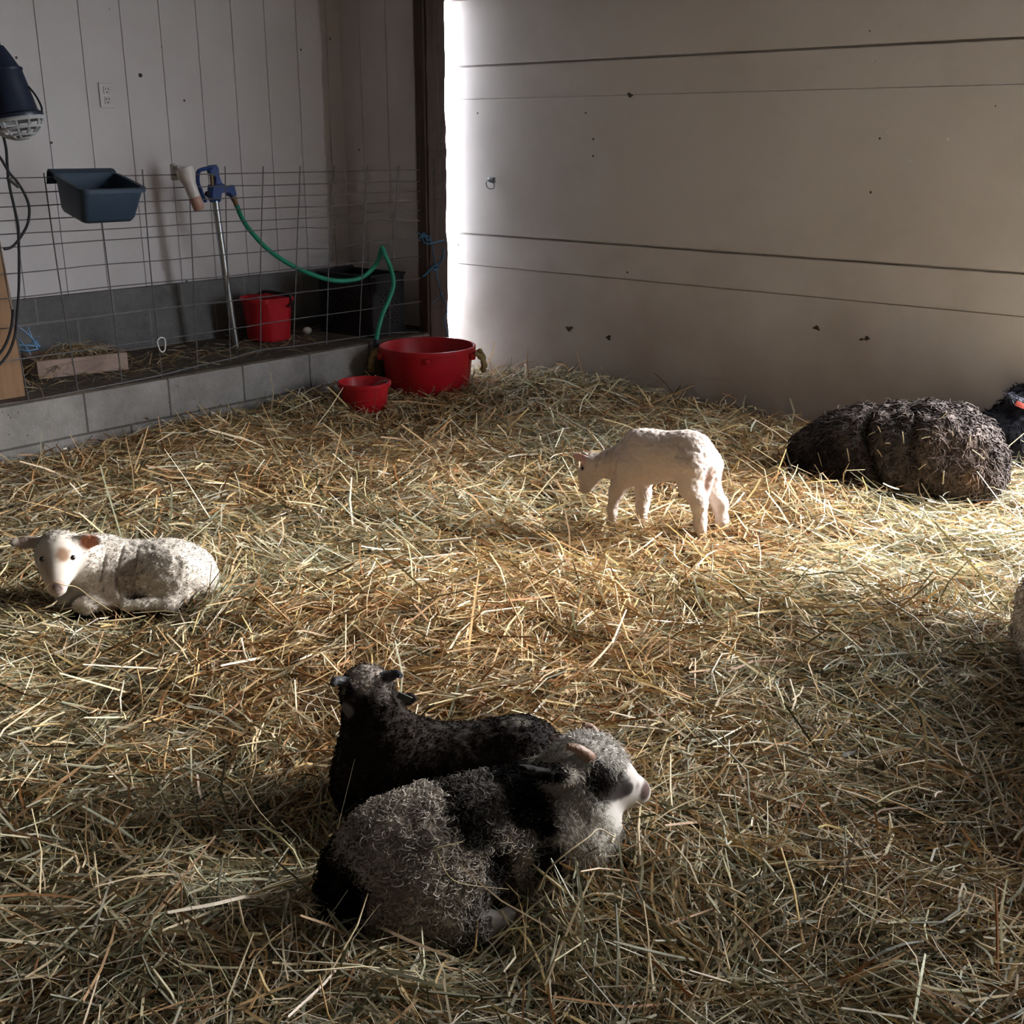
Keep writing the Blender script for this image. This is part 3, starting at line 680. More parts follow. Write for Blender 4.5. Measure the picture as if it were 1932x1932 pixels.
# ------------------------------------------------------------------ animals: signed distance bodies
class Body:
    def __init__(s, B, heading, res=.004):
        th = math.radians(heading); s.h = math.cos(th) * UU + math.sin(th) * VV; s.l = -math.sin(th) * UU + math.cos(th) * VV
        s.B = np.array([B[0], B[1], B[2] if len(B) > 2 else 0]); s.pr = []; s.res = res
    def P(s, x, y, o=0.0): return onp(x, y, s.B + o * s.l, s.l)
    def cap(s, a, b, r1, r2, k=.03, sub=False): s.pr.append(('c', np.asarray(a), np.asarray(b), r1, r2, k, sub)); return s
    def chain(s, pts, rs, k=.03):
        for i in range(len(pts) - 1): s.cap(pts[i], pts[i + 1], rs[i], rs[i + 1], k if i == 0 else min(k, .02))
    def ell(s, c, r, A=None, k=.04, sub=False, tilt=0):
        if A is None:
            t = math.radians(tilt); hh = math.cos(t) * s.h + math.sin(t) * ZZ; zz = -math.sin(t) * s.h + math.cos(t) * ZZ; A = np.array([hh, s.l, zz])
        s.pr.append(('e', np.asarray(c), np.asarray(r, float), np.asarray(A), k, sub)); return s
    def ear(s, a, b, w, t, nrm, k=.012, cup=True):
        a, b = np.asarray(a), np.asarray(b); d = b - a; L = np.linalg.norm(d); d /= L; n = np.asarray(nrm, float); n = n - np.dot(n, d) * d; n /= np.linalg.norm(n)
        A = np.array([d, n, np.cross(d, n)])
        s.ell((a + b) / 2, (L / 2, t, w), A, k)
        if cup: s.ell((a + b) / 2 + n * t * 1.05 + d * L * .03, (L * .40, t * .8, w * .68), A, .004, True)
        s.cap(a - d * .012, a + d * L * .25, t * 1.6, t * 1.2, .012)
    def mesh(s):
        lo = np.full(3, 1e9); hi = -lo; bbs = []
        for p in s.pr:
            if p[0] == 'c': R = max(p[3], p[4]); l_, h_ = np.minimum(p[1], p[2]) - R, np.maximum(p[1], p[2]) + R
            else: R = p[2].max(); l_, h_ = p[1] - R, p[1] + R
            bbs.append((l_, h_)); lo = np.minimum(lo, l_); hi = np.maximum(hi, h_)
        h = s.res; lo = lo - 4 * h; n = np.ceil((hi - lo) / h).astype(int) + 5
        D = np.full(n, .06, np.float32)
        for p, (l_, h_) in zip(s.pr, bbs):
            k = p[5] if p[0] == 'c' else p[4]; mg = k + .02
            i0 = np.maximum(((l_ - mg - lo) / h).astype(int), 0); i1 = np.minimum(((h_ + mg - lo) / h).astype(int) + 2, n)
            gx_, gy_, gz_ = [lo[a] + h * np.arange(i0[a], i1[a]) for a in range(3)]
            X, Y, Z = np.meshgrid(gx_, gy_, gz_, indexing='ij', sparse=True)
            if p[0] == 'c':
                a, b, r1, r2 = p[1], p[2], p[3], p[4]; d = b - a; dd = max(np.dot(d, d), 1e-9)
                t = np.clip(((X - a[0]) * d[0] + (Y - a[1]) * d[1] + (Z - a[2]) * d[2]) / dd, 0, 1)
                e = np.sqrt((X - a[0] - t * d[0]) ** 2 + (Y - a[1] - t * d[1]) ** 2 + (Z - a[2] - t * d[2]) ** 2) - (r1 + (r2 - r1) * t)
            else:
                c, r, A = p[1], p[2], p[3]
                q = [((X - c[0]) * A[i][0] + (Y - c[1]) * A[i][1] + (Z - c[2]) * A[i][2]) for i in range(3)]
                k0 = np.sqrt(sum((q[i] / r[i]) ** 2 for i in range(3))); k1 = np.sqrt(sum((q[i] / r[i] ** 2) ** 2 for i in range(3))) + 1e-9
                e = k0 * (k0 - 1) / k1
            sl = tuple(slice(i0[a], i1[a]) for a in range(3)); cur = D[sl]
            sub = p[-1] if p[0] == 'c' else p[5]
            if sub:
                e = -e; hh = np.maximum(k - np.abs(cur - e), 0) / k; D[sl] = np.maximum(cur, e) + hh * hh * k * .25
            else:
                hh = np.maximum(k - np.abs(cur - e), 0) / k; D[sl] = np.minimum(cur, e) - hh * hh * k * .25
        return surface_nets(D, lo, h)

def surface_nets(D, lo, h):
    S = D < 0; n = np.array(D.shape)
    cnt = np.zeros(n - 1, np.int8); acc = np.zeros(tuple(n - 1) + (3,), np.float32)
    cs = [(a, b, c) for a in (0, 1) for b in (0, 1) for c in (0, 1)]
    sl = lambda o: tuple(slice(o[i], o[i] + n[i] - 1) for i in range(3))
    tot = sum(S[sl(o)].astype(np.int8) for o in cs); act = (tot > 0) & (tot < 8)
    idx = np.argwhere(act); ids = np.full(n - 1, -1, np.int64); ids[act] = np.arange(len(idx))
    acc = np.zeros((len(idx), 3)); cnt = np.zeros(len(idx))
    for a in cs:
        for ax in range(3):
            if a[ax] == 0:
                b = list(a); b[ax] = 1
                ia = idx + np.array(a); ib = idx + np.array(b)
                da, db_ = D[tuple(ia.T)], D[tuple(ib.T)]; m = (da < 0) != (db_ < 0)
                t = np.where(m, da / (da - db_ + 1e-12), 0)
                pt = np.tile(np.array(a, float), (len(idx), 1)); pt[:, ax] += t
                acc[m] += pt[m]; cnt[m] += 1
    V = lo + h * (idx + acc / cnt[:, None])
    Q = []
    for ax in range(3):
        o = [0, 0, 0]; o[ax] = 1
        s0 = S[tuple(slice(0, n[i] - o[i]) for i in range(3))]; s1 = S[tuple(slice(o[i], n[i]) for i in range(3))]
        e = np.argwhere(s0 != s1); b, c = (ax + 1) % 3, (ax + 2) % 3
        e = e[(e[:, b] > 0) & (e[:, c] > 0) & (e[:, b] < n[b] - 1) & (e[:, c] < n[c] - 1)]
        ins = s0[tuple(e.T)]
        def cell(db_, dc):
            q = e.copy(); q[:, b] -= db_; q[:, c] -= dc; return ids[tuple(q.T)]
        quad = np.stack([cell(1, 1), cell(0, 1), cell(0, 0), cell(1, 0)], 1)
        quad[~ins] = quad[~ins][:, ::-1]; Q.append(quad)
    Q = np.concatenate(Q)
    # a few smoothing passes
    for _ in range(2):
        nb = np.zeros_like(V); ct = np.zeros(len(V))
        for i in range(4):
            j = (i + 1) % 4
            np.add.at(nb, Q[:, i], V[Q[:, j]]); np.add.at(nb, Q[:, j], V[Q[:, i]]); np.add.at(ct, Q[:, i], 1); np.add.at(ct, Q[:, j], 1)
        V = V * .5 + nb / ct[:, None] * .5
    return V, Q

def vnormals(V, Q):
    a = np.cross(V[Q[:, 2]] - V[Q[:, 0]], V[Q[:, 3]] - V[Q[:, 1]]); N = np.zeros_like(V)
    for i in range(4): np.add.at(N, Q[:, i], a)
    return N / (np.linalg.norm(N, axis=1, keepdims=True) + 1e-12)

def locks(name, V, N, cols, weight, count, length, rad, turns, curl, parent, droop=.3, rings=7, seed=1, jit=.12, side=3, outw=.55, jp=.0035):
    """wool locks: small tapering curls rooted on the skin"""
    r = np.random.default_rng(seed); p = weight / weight.sum(); i = r.choice(len(V), count, p=p)
    n = N[i] + r.normal(0, .25, (count, 3)); n /= np.linalg.norm(n, axis=1, keepdims=True)
    base = V[i] + r.normal(0, jp, (count, 3)); base -= ((base - V[i]) * N[i]).sum(1, keepdims=True) * N[i] + N[i] * .003
    g = np.array([0, 0, -1.0]) + r.normal(0, .5, (count, 3)); t1 = g - (g * n).sum(1, keepdims=True) * n; t1 /= np.linalg.norm(t1, axis=1, keepdims=True) + 1e-9
    t2 = np.cross(n, t1)
    L = length * r.uniform(.6, 1.35, (count, 1)); cr = curl * r.uniform(.6, 1.4, (count, 1)); ph = r.uniform(0, 2 * PI, (count, 1)); tw = turns * r.uniform(.7, 1.3, (count, 1)) * np.where(r.random((count, 1)) < .5, 1, -1)
    pts = []
    for k in range(rings):
        s = k / (rings - 1); a = ph + 2 * PI * tw * s
        pts.append(base + n * L * outw * s * (1 - .25 * s) + t1 * L * droop * s * s + cr * ((np.cos(a) - np.cos(ph)) * (.7 * t1 + .5 * n) + (np.sin(a) - np.sin(ph)) * t2) * min(1, s * 2.5))
    pts = np.stack(pts, 1)                                   # count, rings, 3
    tg = np.gradient(pts, axis=1); tg /= np.linalg.norm(tg, axis=2, keepdims=True) + 1e-9
    ref = n[:, None, :] + .3 * t2[:, None, :]; a = np.cross(tg, ref); a /= np.linalg.norm(a, axis=2, keepdims=True) + 1e-9; b = np.cross(tg, a)
    rr = (rad * r.uniform(.7, 1.3, (count, 1)) * np.linspace(1, .35, rings)[None])[..., None]
    ringsv = np.stack([pts + rr * (math.cos(2 * PI * j / side) * a + math.sin(2 * PI * j / side) * b) for j in range(side)], 2)
    v = ringsv.reshape(-1, 3)
    o = (np.arange(count) * rings * side)[:, None, None]; kk = np.arange(rings - 1)[None, :, None] * side; jj = np.arange(side)[None, None, :]; j2 = (jj + 1) % side
    q = np.stack([o + kk + jj, o + kk + j2, o + kk + side + j2, o + kk + side + jj], -1).reshape(-1, 4)
    c = cols[i] * r.uniform(1 - jit, 1 + jit, (count, 1)); c = np.repeat(c, rings * side, 0)
    return np_mesh(name, v, q, M['lock'], np.clip(c, 0, 1), parent)

FOOT = []          # footprints, so that no stalk runs through a body
def finish(b, name, label, cat, colfn, fleece=None, disp=None, rem=None):
    V, Q = b.mesh(); N = vnormals(V, Q)
    if disp is not None: V = V + N * disp(V, N)[:, None]
    cols = colfn(V, N)
    root = thing(name, label, cat, (b.B[0], b.B[1], float(hstraw(b.B[0], b.B[1]))))
    np_mesh('body', V, Q, M['wool'], np.clip(cols, 0, 1), root)
    N = vnormals(V, Q)
    if fleece: fleece(root, V, N, cols)
    FOOT.append(V)
    return root, V, N, cols

def blob(V, c, r, nz=.25, sc=30, seed=0, soft=.25, ax=None):
    d = V - np.asarray(c)
    if ax is not None: d = d - (d @ ax)[:, None] * ax[None]
    q = np.linalg.norm(d, axis=1) / r + nz * fbm(V, sc, seed, 2)
    return 1 - sstep(1 - soft, 1 + soft, q)
def mixc(c, col, w): return c * (1 - w[:, None]) + np.array(col)[None] * w[:, None]
def surf(V, x, y, tol=.006):
    """first point of a body met along the line of sight through a pixel"""
    d = ray(x, y); d /= np.linalg.norm(d); w = V - CAM; t = w @ d; dist = np.linalg.norm(w - t[:, None] * d, axis=1)
    c = np.where(dist < tol)[0]
    if len(c) == 0: c = np.array([np.argmin(dist)])
    return CAM + d * t[c].min()
def eyes(root, V, pts, r=.008):
    for (x, y) in pts:
        d = ray(x, y); d /= np.linalg.norm(d)
        MB().ball(surf(V, x, y) + d * r * .62, r, 14).build('eye', M['eye'], root)

# ---- standing white lamb
b = Body(onz(1262, 985, .12), 152, .0035); P = b.P
b.ell(P(1213, 866), (.10, .062, .094), k=.05); b.ell(P(1252, 858), (.13, .066, .084), k=.05); b.ell(P(1303, 860), (.088, .066, .088), k=.05)
b.ell(P(1210, 826), (.05, .03, .022), k=.03)
b.chain([P(1306, 878, .035), P(1303, 918, .042), P(1319, 948, .045), P(1321, 985, .045), P(1325, 1022, .045)], [.058, .040, .029, .020, .017])
b.chain([P(1338, 878, -.03), P(1338, 915, -.04), P(1358, 950, -.045), P(1362, 980, -.045), P(1367, 1006, -.045)], [.050, .036, .026, .020, .017])
b.chain([P(1188, 885, .035), P(1172, 912, .04), P(1162, 930, .04), P(1155, 962, .04), P(1157, 986, .04)], [.052, .032, .023, .0165, .016])
b.chain([P(1215, 880, -.035), P(1214, 930, -.038), P(1212, 955, -.038), P(1210, 978, -.038), P(1216, 994, -.038)], [.045, .026, .021, .017, .016])
b.chain([P(1340, 856, 0), P(1342, 885, .01), P(1334, 930, .02)], [.018, .014, .010], .02)
b.chain([P(1190, 868), P(1160, 872, .005), P(1130, 878, .012)], [.070, .050, .040], .04)
b.chain([P(1118, 876, .015), P(1109, 893, .02), P(1103, 922, .025)], [.037, .033, .019], .03)
b.cap(P(1126, 886, .015), P(1114, 915, .02), .026, .016, .03)
b.ear(P(1112, 869, .045), P(1079, 858, .05), .015, .0055, b.l * .9 + ZZ * .3 - b.h * .2)
b.ear(P(1112, 868, -.02), P(1096, 854, -.05), .015, .0055, -b.l)
pink = (.56, .34, .31)
def col1(V, N):
    c = np.tile(np.array([.57, .485, .44]), (len(V), 1)); c = c * (1 + .05 * fbm(V, 40, 4)[:, None])
    c = mixc(c, pink, blob(V, P(1095, 865, .045), .030, .1, 30, 1)); c = mixc(c, (.50, .32, .29), .6 * blob(V, P(1334, 905, .02), .045, .2, 30, 2))
    c = mixc(c, (.50, .37, .33), .6 * blob(V, P(1101, 918, .025), .030, .1, 30, 3)); c = mixc(c, (.30, .20, .18), blob(V, P(1101, 926, .03), .010, .1, 60, 4))
    c = mixc(c, (.5, .38, .33), .5 * blob(V, P(1160, 892, .05), .03, .3, 40, 5))
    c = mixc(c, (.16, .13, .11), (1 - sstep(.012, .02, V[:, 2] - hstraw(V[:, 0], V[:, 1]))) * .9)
    return c
def fl1(root, V, N, c):
    w = 1 - .8 * blob(V, P(1098, 880, .03), .05, 0, 1, 0); locks('fleece', V, N, c, w + 1e-3, 9000, .009, .0008, .5, .0015, root, rings=4, seed=3, jit=.06)
wr = lambda V, N: (.0022 * fbm(V, 85, 8, 2)) - .009 * np.exp(-((np.sin((V - P(1165, 870)) @ b.h * PI / .026 + .8 * noise(V, 14, 2))) ** 2) / .05) * blob(V, P(1162, 870, .03), .05, .1, 30, 1, .5)
root1, V1, N1, c1_ = finish(b, 'lamb', 'white lamb standing with its head down, nosing the straw', 'lamb', col1, fl1, wr)
eyes(root1, V1, [(1099, 884)], .0068)

# ---- white lamb lying at the left
b2 = Body(onz(235, 1128, .12) + VV * .06, 188, .0035); P = b2.P
b2.ell(P(190, 1082), (.12, .095, .095), k=.05); b2.ell(P(262, 1078), (.16, .10, .092), k=.05); b2.ell(P(330, 1080), (.11, .10, .095), k=.05)
b2.ell(P(312, 1086, .085), (.098, .05, .078), k=.02, tilt=-15); b2.ell(P(376, 1084, .02), (.045, .06, .06), k=.04)
b2.chain([P(335, 1125, .10), P(320, 1140, .13), P(238, 1142, .14)], [.035, .021, .016], .02)
b2.chain([P(395, 1085, .0), P(402, 1110, .02), P(385, 1122, .03)], [.022, .016, .012], .02)
b2.ell(P(212, 1105, .08), (.06, .045, .055), k=.03)
b2.chain([P(222, 1128, .10), P(165, 1141, .13), P(150, 1143, .12)], [.032, .023, .020], .02)
b2.chain([P(155, 1110, .02), P(120, 1135, .08)], [.05, .022], .02)
b2.chain([P(180, 1062, .0), P(150, 1056, .04), P(118, 1044, .07)], [.085, .07, .052], .04)
b2.ell(P(110, 1038, .08), (.058, .055, .058), k=.03); b2.ell(P(108, 1058, .10), (.052, .04, .04), k=.03)
b2.chain([P(109, 1050, .10), P(108, 1080, .135), P(107, 1106, .165)], [.050, .038, .027], .025)
b2.cap(P(112, 1085, .11), P(108, 1110, .145), .03, .022, .02)
b2.ear(P(86, 1024, .06), P(18, 1023, .06), .022, .0075, b2.l * .65 + ZZ * .75)
b2.ear(P(130, 1021, .09), P(195, 1019, .085), .024, .0075, b2.l * .95 - ZZ * .3)
def col2(V, N):
    c = np.tile(np.array([.60, .54, .48]), (len(V), 1)) * (1 + .06 * fbm(V, 45, 4)[:, None])
    c = mixc(c, (.55, .22, .13), blob(V, P(168, 1020, .085), .027, .1, 30, 1) * ((N @ b2.l) > .3))
    c = mixc(c, (.45, .32, .25), .7 * blob(V, P(50, 1026, .06), .03, .3, 30, 7)); c = mixc(c, (.24, .13, .07), .9 * blob(V, surf(V, 116, 1048), .022, .35, 40, 2, .4)); c = mixc(c, (.40, .30, .25), .5 * blob(V, surf(V, 84, 1075), .03, .35, 40, 35, .4))
    n0 = surf(V, 108, 1110); c = mixc(c, (.42, .30, .27), .8 * blob(V, n0, .026, .2, 60, 33)); c = mixc(c, (.09, .065, .06), blob(V, n0, .014, .25, 60, 3)); c = mixc(c, (.15, .11, .10), .9 * blob(V, surf(V, 112, 1124), .008, .2, 60, 34)); c = mixc(c, (.35, .27, .24), .5 * blob(V, P(107, 1117, .18), .02, .2, 50, 4))
    c = mixc(c, (.40, .31, .25), .55 * blob(V, P(245, 1085, .10), .05, .4, 25, 5)); c = mixc(c, (.45, .36, .30), .5 * blob(V, P(205, 1115, .12), .05, .4, 25, 6))
    return c
def fl2(root, V, N, c):
    w = 1.001 - blob(V, P(108, 1070, .14), .085, 0, 1, 0, .1) - .9 * blob(V, P(48, 1022, .05), .05, 0, 1, 0, .1) - .9 * blob(V, P(165, 1018, .06), .04, 0, 1, 0, .1)
    locks('fleece', V, N, c, np.clip(w, .001, 1), 14000, .010, .0011, 1.1, .0028, root, rings=5, seed=4, jit=.10)
d2_ = lambda V, N: (.0025 * fbm(V, 70, 9, 2) * (1 - blob(V, P(108, 1070, .14), .08, 0, 1, 0, .2)) - .005 * np.exp(-(np.sin((V - P(262, 1080)) @ b2.h * 2 * PI / .085 + 2 * noise(V, 9, 2)) ** 2) / .08) * blob(V, P(235, 1075, .09), .075, .2, 20, 1, .4))
root2, V2, N2, c2_ = finish(b2, 'lamb', 'white lamb lying by the left edge, facing the viewer with ears spread', 'lamb', col2, fl2, d2_)
eyes(root2, V2, [(137, 1052), (79, 1055)], .0078)

# ---- black lamb lying, seen from behind
b3 = Body(onz(850, 1500, .12) + VV * .05, 184, .004); P = b3.P
b3.ell(P(735, 1452), (.115, .10, .11), k=.05); b3.ell(P(870, 1446), (.20, .105, .088), k=.05); b3.ell(P(985, 1430), (.085, .095, .082), k=.05)
b3.ell(P(690, 1490, .03), (.06, .06, .06), k=.04); b3.ell(P(1010, 1475, .06), (.07, .05, .06), k=.04)
b3.chain([P(725, 1410), P(705, 1360, -.01), P(697, 1320, -.02)], [.078, .060, .046], .05)
b3.ell(P(692, 1300, -.03), (.050, .055, .045), k=.03)
b3.chain([P(690, 1302, -.06), P(686, 1318, -.12), P(684, 1328, -.17)], [.042, .033, .024], .03)
b3.ear(P(736, 1322, -.02), P(789, 1316, -.03), .0165, .006, b3.l * .9 + ZZ * .4)
b3.ear(P(662, 1308, .02), P(656, 1353, .03), .014, .006, b3.l)
def col3(V, N):
    c = np.tile(np.array([.016, .012, .011]), (len(V), 1)) * (1 + .3 * fbm(V, 30, 4)[:, None])
    c = mixc(c, (.74, .64, .56), blob(V, P(693, 1287, -.02), .042, .35, 45, 1, .35)); c = mixc(c, (.30, .26, .26), blob(V, P(652, 1342, .03), .017, .25, 50, 2))
    c = mixc(c, (.22, .19, .16), .8 * blob(V, P(972, 1352, 0), .03, .5, 40, 3, .4)); c = mixc(c, (.026, .018, .014), .8 * blob(V, P(850, 1390), .2, .4, 10, 5, .6))
    return c
def fl3(root, V, N, c):
    w = 1.001 - blob(V, P(770, 1318, -.02), .035, 0, 1, 0, .1) - blob(V, P(655, 1335, .03), .03, 0, 1, 0, .1) - blob(V, P(686, 1320, -.14), .06, 0, 1, 0, .1)
    locks('fleece', V, N, c, np.clip(w, .001, 1), 15000, .013, .0012, 1.0, .0035, root, rings=6, seed=5, jit=.35)
root3, V3, N3, c3_ = finish(b3, 'lamb', 'black lamb lying behind the spotted one, facing away with a pale crown', 'lamb', col3, fl3, lambda V, N: .003 * fbm(V, 60, 5, 2))
MB().tube(spline([P(668, 1292, -.01), P(650, 1287, -.01), P(634, 1285, 0), P(627, 1292, .01)], 5), np.linspace(.015, .007, 16), 10).build('horn', M['dark_horn'], root3)
MB().tube(spline([P(718, 1282, -.02), P(735, 1276, -.02), P(748, 1271, -.01), P(757, 1276, 0)], 5), np.linspace(.015, .006, 16), 10).build('horn', M['dark_horn'], root3)
te = P(766, 1317, .0)
MB().box(P(763, 1316, -.006), (.031, .004, .014), (np.array(P(775, 1321, -.006) - P(752, 1311, -.006)) / np.linalg.norm(P(775, 1321, -.006) - P(752, 1311, -.006)), b3.l, np.cross(b3.l, (P(775, 1321, -.006) - P(752, 1311, -.006)) / np.linalg.norm(P(775, 1321, -.006) - P(752, 1311, -.006))) * -1), .001).build('ear_tag', M['tag_grey'], root3)

# ---- spotted lamb in front
b4 = Body(onz(900, 1690, .12) + VV * .10, 21, .004); P = b4.P
b4.ell(P(768, 1640, -.03), (.145, .125, .122), k=.05); b4.ell(P(905, 1575), (.20, .105, .108), k=.06); b4.ell(P(1035, 1548), (.12, .095, .10), k=.05)
b4.ell(P(1098, 1568, .0), (.075, .075, .085), k=.05); b4.ell(P(820, 1690, -.10), (.10, .06, .075), k=.04, tilt=10); b4.ell(P(672, 1695, -.02), (.055, .07, .065), k=.05)
b4.ell(P(1010, 1620, -.06), (.09, .05, .06), k=.04)
b4.chain([P(860, 1745, -.15), P(905, 1752, -.155), P(965, 1732, -.15)], [.028, .022, .018], .02)
b4.chain([P(1055, 1600, -.07), P(1100, 1608, -.085), P(1130, 1600, -.07)], [.045, .034, .030], .03)
b4.chain([P(1110, 1590, -.02), P(1150, 1595, -.02)], [.045, .024], .03)
b4.chain([P(1065, 1520, 0), P(1085, 1480, 0), P(1100, 1455, 0)], [.088, .072, .058], .05)
b4.ell(P(1108, 1440, 0), (.062, .052, .052), k=.03, tilt=-20)
b4.chain([P(1125, 1450, 0), P(1160, 1470, 0), P(1200, 1490, 0)], [.048, .038, .025], .03)
b4.cap(P(1118, 1486, 0), P(1194, 1504, 0), .038, .016, .03)
b4.cap(P(1200, 1486, 0), P(1210, 1493, 0), .018, .015, .015)
b4.ear(P(1080, 1464, -.05), P(982, 1449, -.145), .022, .0065, np.cross(P(1080, 1464, -.05) - P(982, 1449, -.145), ray(1030, 1456)), cup=False)
b4.ear(P(1068, 1405, .045), P(1040, 1384, .10), .018, .006, -b4.l * .6 + ZZ * .5)
BLK = (.018, .015, .014); L4 = b4.l
PS = lambda x, y: P(x, y, -.10)
def col4(V, N):
    c = np.tile(np.array([.60, .53, .46]), (len(V), 1)) * (1 + .12 * fbm(V, 25, 4)[:, None])
    c = mixc(c, (.66, .61, .55), blob(V, P(1080, 1520), .13, .2, 12, 3, .3, L4))
    for x, y, r, w, sd in ((640, 1700, .052, 1, 1), (760, 1505, .05, .9, 3), (830, 1490, .05, .9, 4), (890, 1490, .05, .85, 5), (905, 1560, .042, .95, 6), (930, 1620, .032, .95, 7), (945, 1655, .024, .8, 17),
                           (985, 1500, .055, 1, 8), (1010, 1540, .050, 1, 9), (1030, 1615, .030, .95, 10), (1000, 1470, .045, .95, 14), (880, 1720, .028, .8, 18)):
        c = mixc(c, BLK, w * blob(V, PS(x, y), r, .3, 22, sd, .25, L4))
    c = mixc(c, (.26, .23, .21), .75 * blob(V, PS(935, 1540), .035, .3, 22, 11, .3, L4)); c = mixc(c, (.74, .70, .65), blob(V, P(1115, 1420), .07, .15, 30, 12, .2, L4))
    c = mixc(c, (.74, .70, .65), blob(V, P(1110, 1590), .065, .2, 20, 13, .25, L4))
    c = mixc(c, (.72, .66, .62), blob(V, P(1180, 1470), .06, .15, 20, 15, .2, L4))
    pf = lambda x, y: P(x, y, -.045)
    for x, y, r, sd in ((1120, 1460, .026, 21), (1136, 1474, .030, 22), (1156, 1480, .030, 23), (1173, 1488, .022, 24), (1187, 1492, .013, 36)):
        c = mixc(c, (.03, .022, .02), .95 * blob(V, pf(x, y), r, .25, 45, sd, .3, L4))
    c = mixc(c, (.16, .10, .09), blob(V, P(1208, 1482), .016, .2, 60, 25, .3, L4)); c = mixc(c, (.05, .035, .03), blob(V, P(1215, 1489, -.012), .006, .1, 60, 26))
    c = mixc(c, (.24, .17, .155), .8 * blob(V, P(1192, 1482, -.02), .014, .3, 60, 27)); c = mixc(c, (.10, .08, .08), .8 * np.exp(-(((V - P(1206, 1504)) @ (np.array([0, 0, 1.0]) + .15 * b4.h)) / .0025) ** 2) * blob(V, P(1203, 1504), .022, 0, 1, 0, .2, L4))
    c = mixc(c, (.014, .011, .010), blob(V, P(1025, 1455, -.11), .065, .1, 30, 28, .2))
    c = mixc(c, (.014, .011, .010), np.maximum(blob(V, P(1000, 1452, -.13), .032, .1, 30, 31, .2), blob(V, P(975, 1448, -.15), .03, .1, 30, 32, .2)))
    c = mixc(c, (.10, .055, .04), blob(V, P(1050, 1392, .08), .032, .1, 30, 29))
    c = mixc(c, (.27, .24, .22), .95 * blob(V, P(920, 1745, -.15), .075, .1, 20, 30, .2))
    return c
fc = lambda V: np.maximum.reduce([blob(V, P(1176, 1476), .056, 0, 1, 0, .12, L4), blob(V, P(1140, 1474), .038, 0, 1, 0, .15, L4), blob(V, P(1212, 1494), .045, 0, 1, 0, .1, L4), blob(V, P(1148, 1500), .034, 0, 1, 0, .15, L4)])
def fl4(root, V, N, c):
    ears = blob(V, P(1010, 1453, -.13), .045, 0, 1, 0, .1) + blob(V, P(1050, 1393, .08), .03, 0, 1, 0, .1)
    foot = blob(V, P(940, 1743, -.15), .04, 0, 1, 0, .1)
    w = np.clip(1 - fc(V) - ears - foot, .0005, 1)
    neck = blob(V, P(1095, 1490), .13, 0, 1, 0, .3, L4)
    locks('fleece', V, N, c, w * (1 - .95 * neck), 12000, .022, .0017, 1.15, .0068, root, rings=9, seed=6, jit=.22, droop=.25)
    locks('neck_wool', V, N, c, np.clip(w * neck, .0001, 1), 9000, .020, .0009, .5, .0035, root, rings=6, seed=7, jit=.12, droop=.5)
root4, V4, N4, c4_ = finish(b4, 'lamb', 'curly black and cream spotted lamb lying in front, facing right', 'lamb', col4, fl4, lambda V, N: .004 * fbm(V, 35, 6, 2) * (1 - fc(V)))
eyes(root4, V4, [(1138, 1464)], .0085)
MB().tube(spline([P(1120, 1438, -.03), P(1106, 1424, -.045), P(1088, 1412, -.05), P(1071, 1409, -.05)], 5), np.linspace(.0145, .006, 16), 12).build('horn', M['horn'], root4)
MB().tube(spline([P(1124, 1392, .03), P(1118, 1378, .04), P(1110, 1370, .045), P(1101, 1367, .045)], 5), np.linspace(.012, .005, 16), 12).build('horn', M['horn'], root4)

# ---- dark ewe lying against the door
b5 = Body(onz(1700, 930, .12) + VV * .24, -34, .008); P = b5.P
b5.ell(P(1600, 868), (.24, .22, .165), k=.1); b5.ell(P(1700, 858), (.30, .245, .195), k=.1); b5.ell(P(1772, 860), (.21, .23, .18), k=.1)
b5.ell(P(1690, 905, -.17), (.16, .10, .11), k=.06); b5.ell(P(1815, 890, -.09), (.15, .13, .12), k=.08); b5.ell(P(1580, 905, -.08), (.14, .12, .1), k=.06)
b5.chain([P(1800, 850, .08), P(1830, 845, .2), P(1850, 850, .28)], [.15, .10, .07], .08)
b5.cap(P(1850, 850, .28), P(1862, 870, .36), .065, .04, .04)
b5.ear(P(1850, 842, .26), P(1878, 852, .30), .03, .008, -b5.l)
def col5(V, N):
    c = np.tile(np.array([.088, .070, .064]), (len(V), 1)) * (1 + .35 * fbm(V, 14, 4)[:, None])
    c = mixc(c, (.15, .11, .09), .9 * blob(V, P(1790, 890, -.24), .16, .5, 10, 1, .5)); c = mixc(c, (.22, .14, .09), .9 * blob(V, P(1835, 900, -.24), .035, .5, 20, 2, .5))
    c = mixc(c, (.03, .026, .028), .9 * blob(V, P(1545, 870, -.15), .14, .4, 8, 3, .4))
    return c
def fl5(root, V, N, c):
    locks('fleece', V, N, c, np.ones(len(V)), 20000, .030, .0046, .6, .007, root, rings=5, seed=8, jit=.4, droop=.8, outw=.15, jp=.007)
d5 = lambda V, N: .014 * fbm(V * np.array([1, 1, .6]), 16, 6, 3) - .055 * np.exp(-(((V - P(1648, 860, -.2)) @ (b5.h * .9 + ZZ * .45) + .03 * noise(V, 9, 4)) / .018) ** 2) - .03 * np.exp(-(((V - P(1735, 860, -.2)) @ (b5.h * .9 + ZZ * .4) + .04 * noise(V, 7, 5)) / .016) ** 2)
root5, V5, N5, c5_ = finish(b5, 'sheep', 'large dark brown sheep lying against the sliding door', 'sheep', col5, fl5, d5)

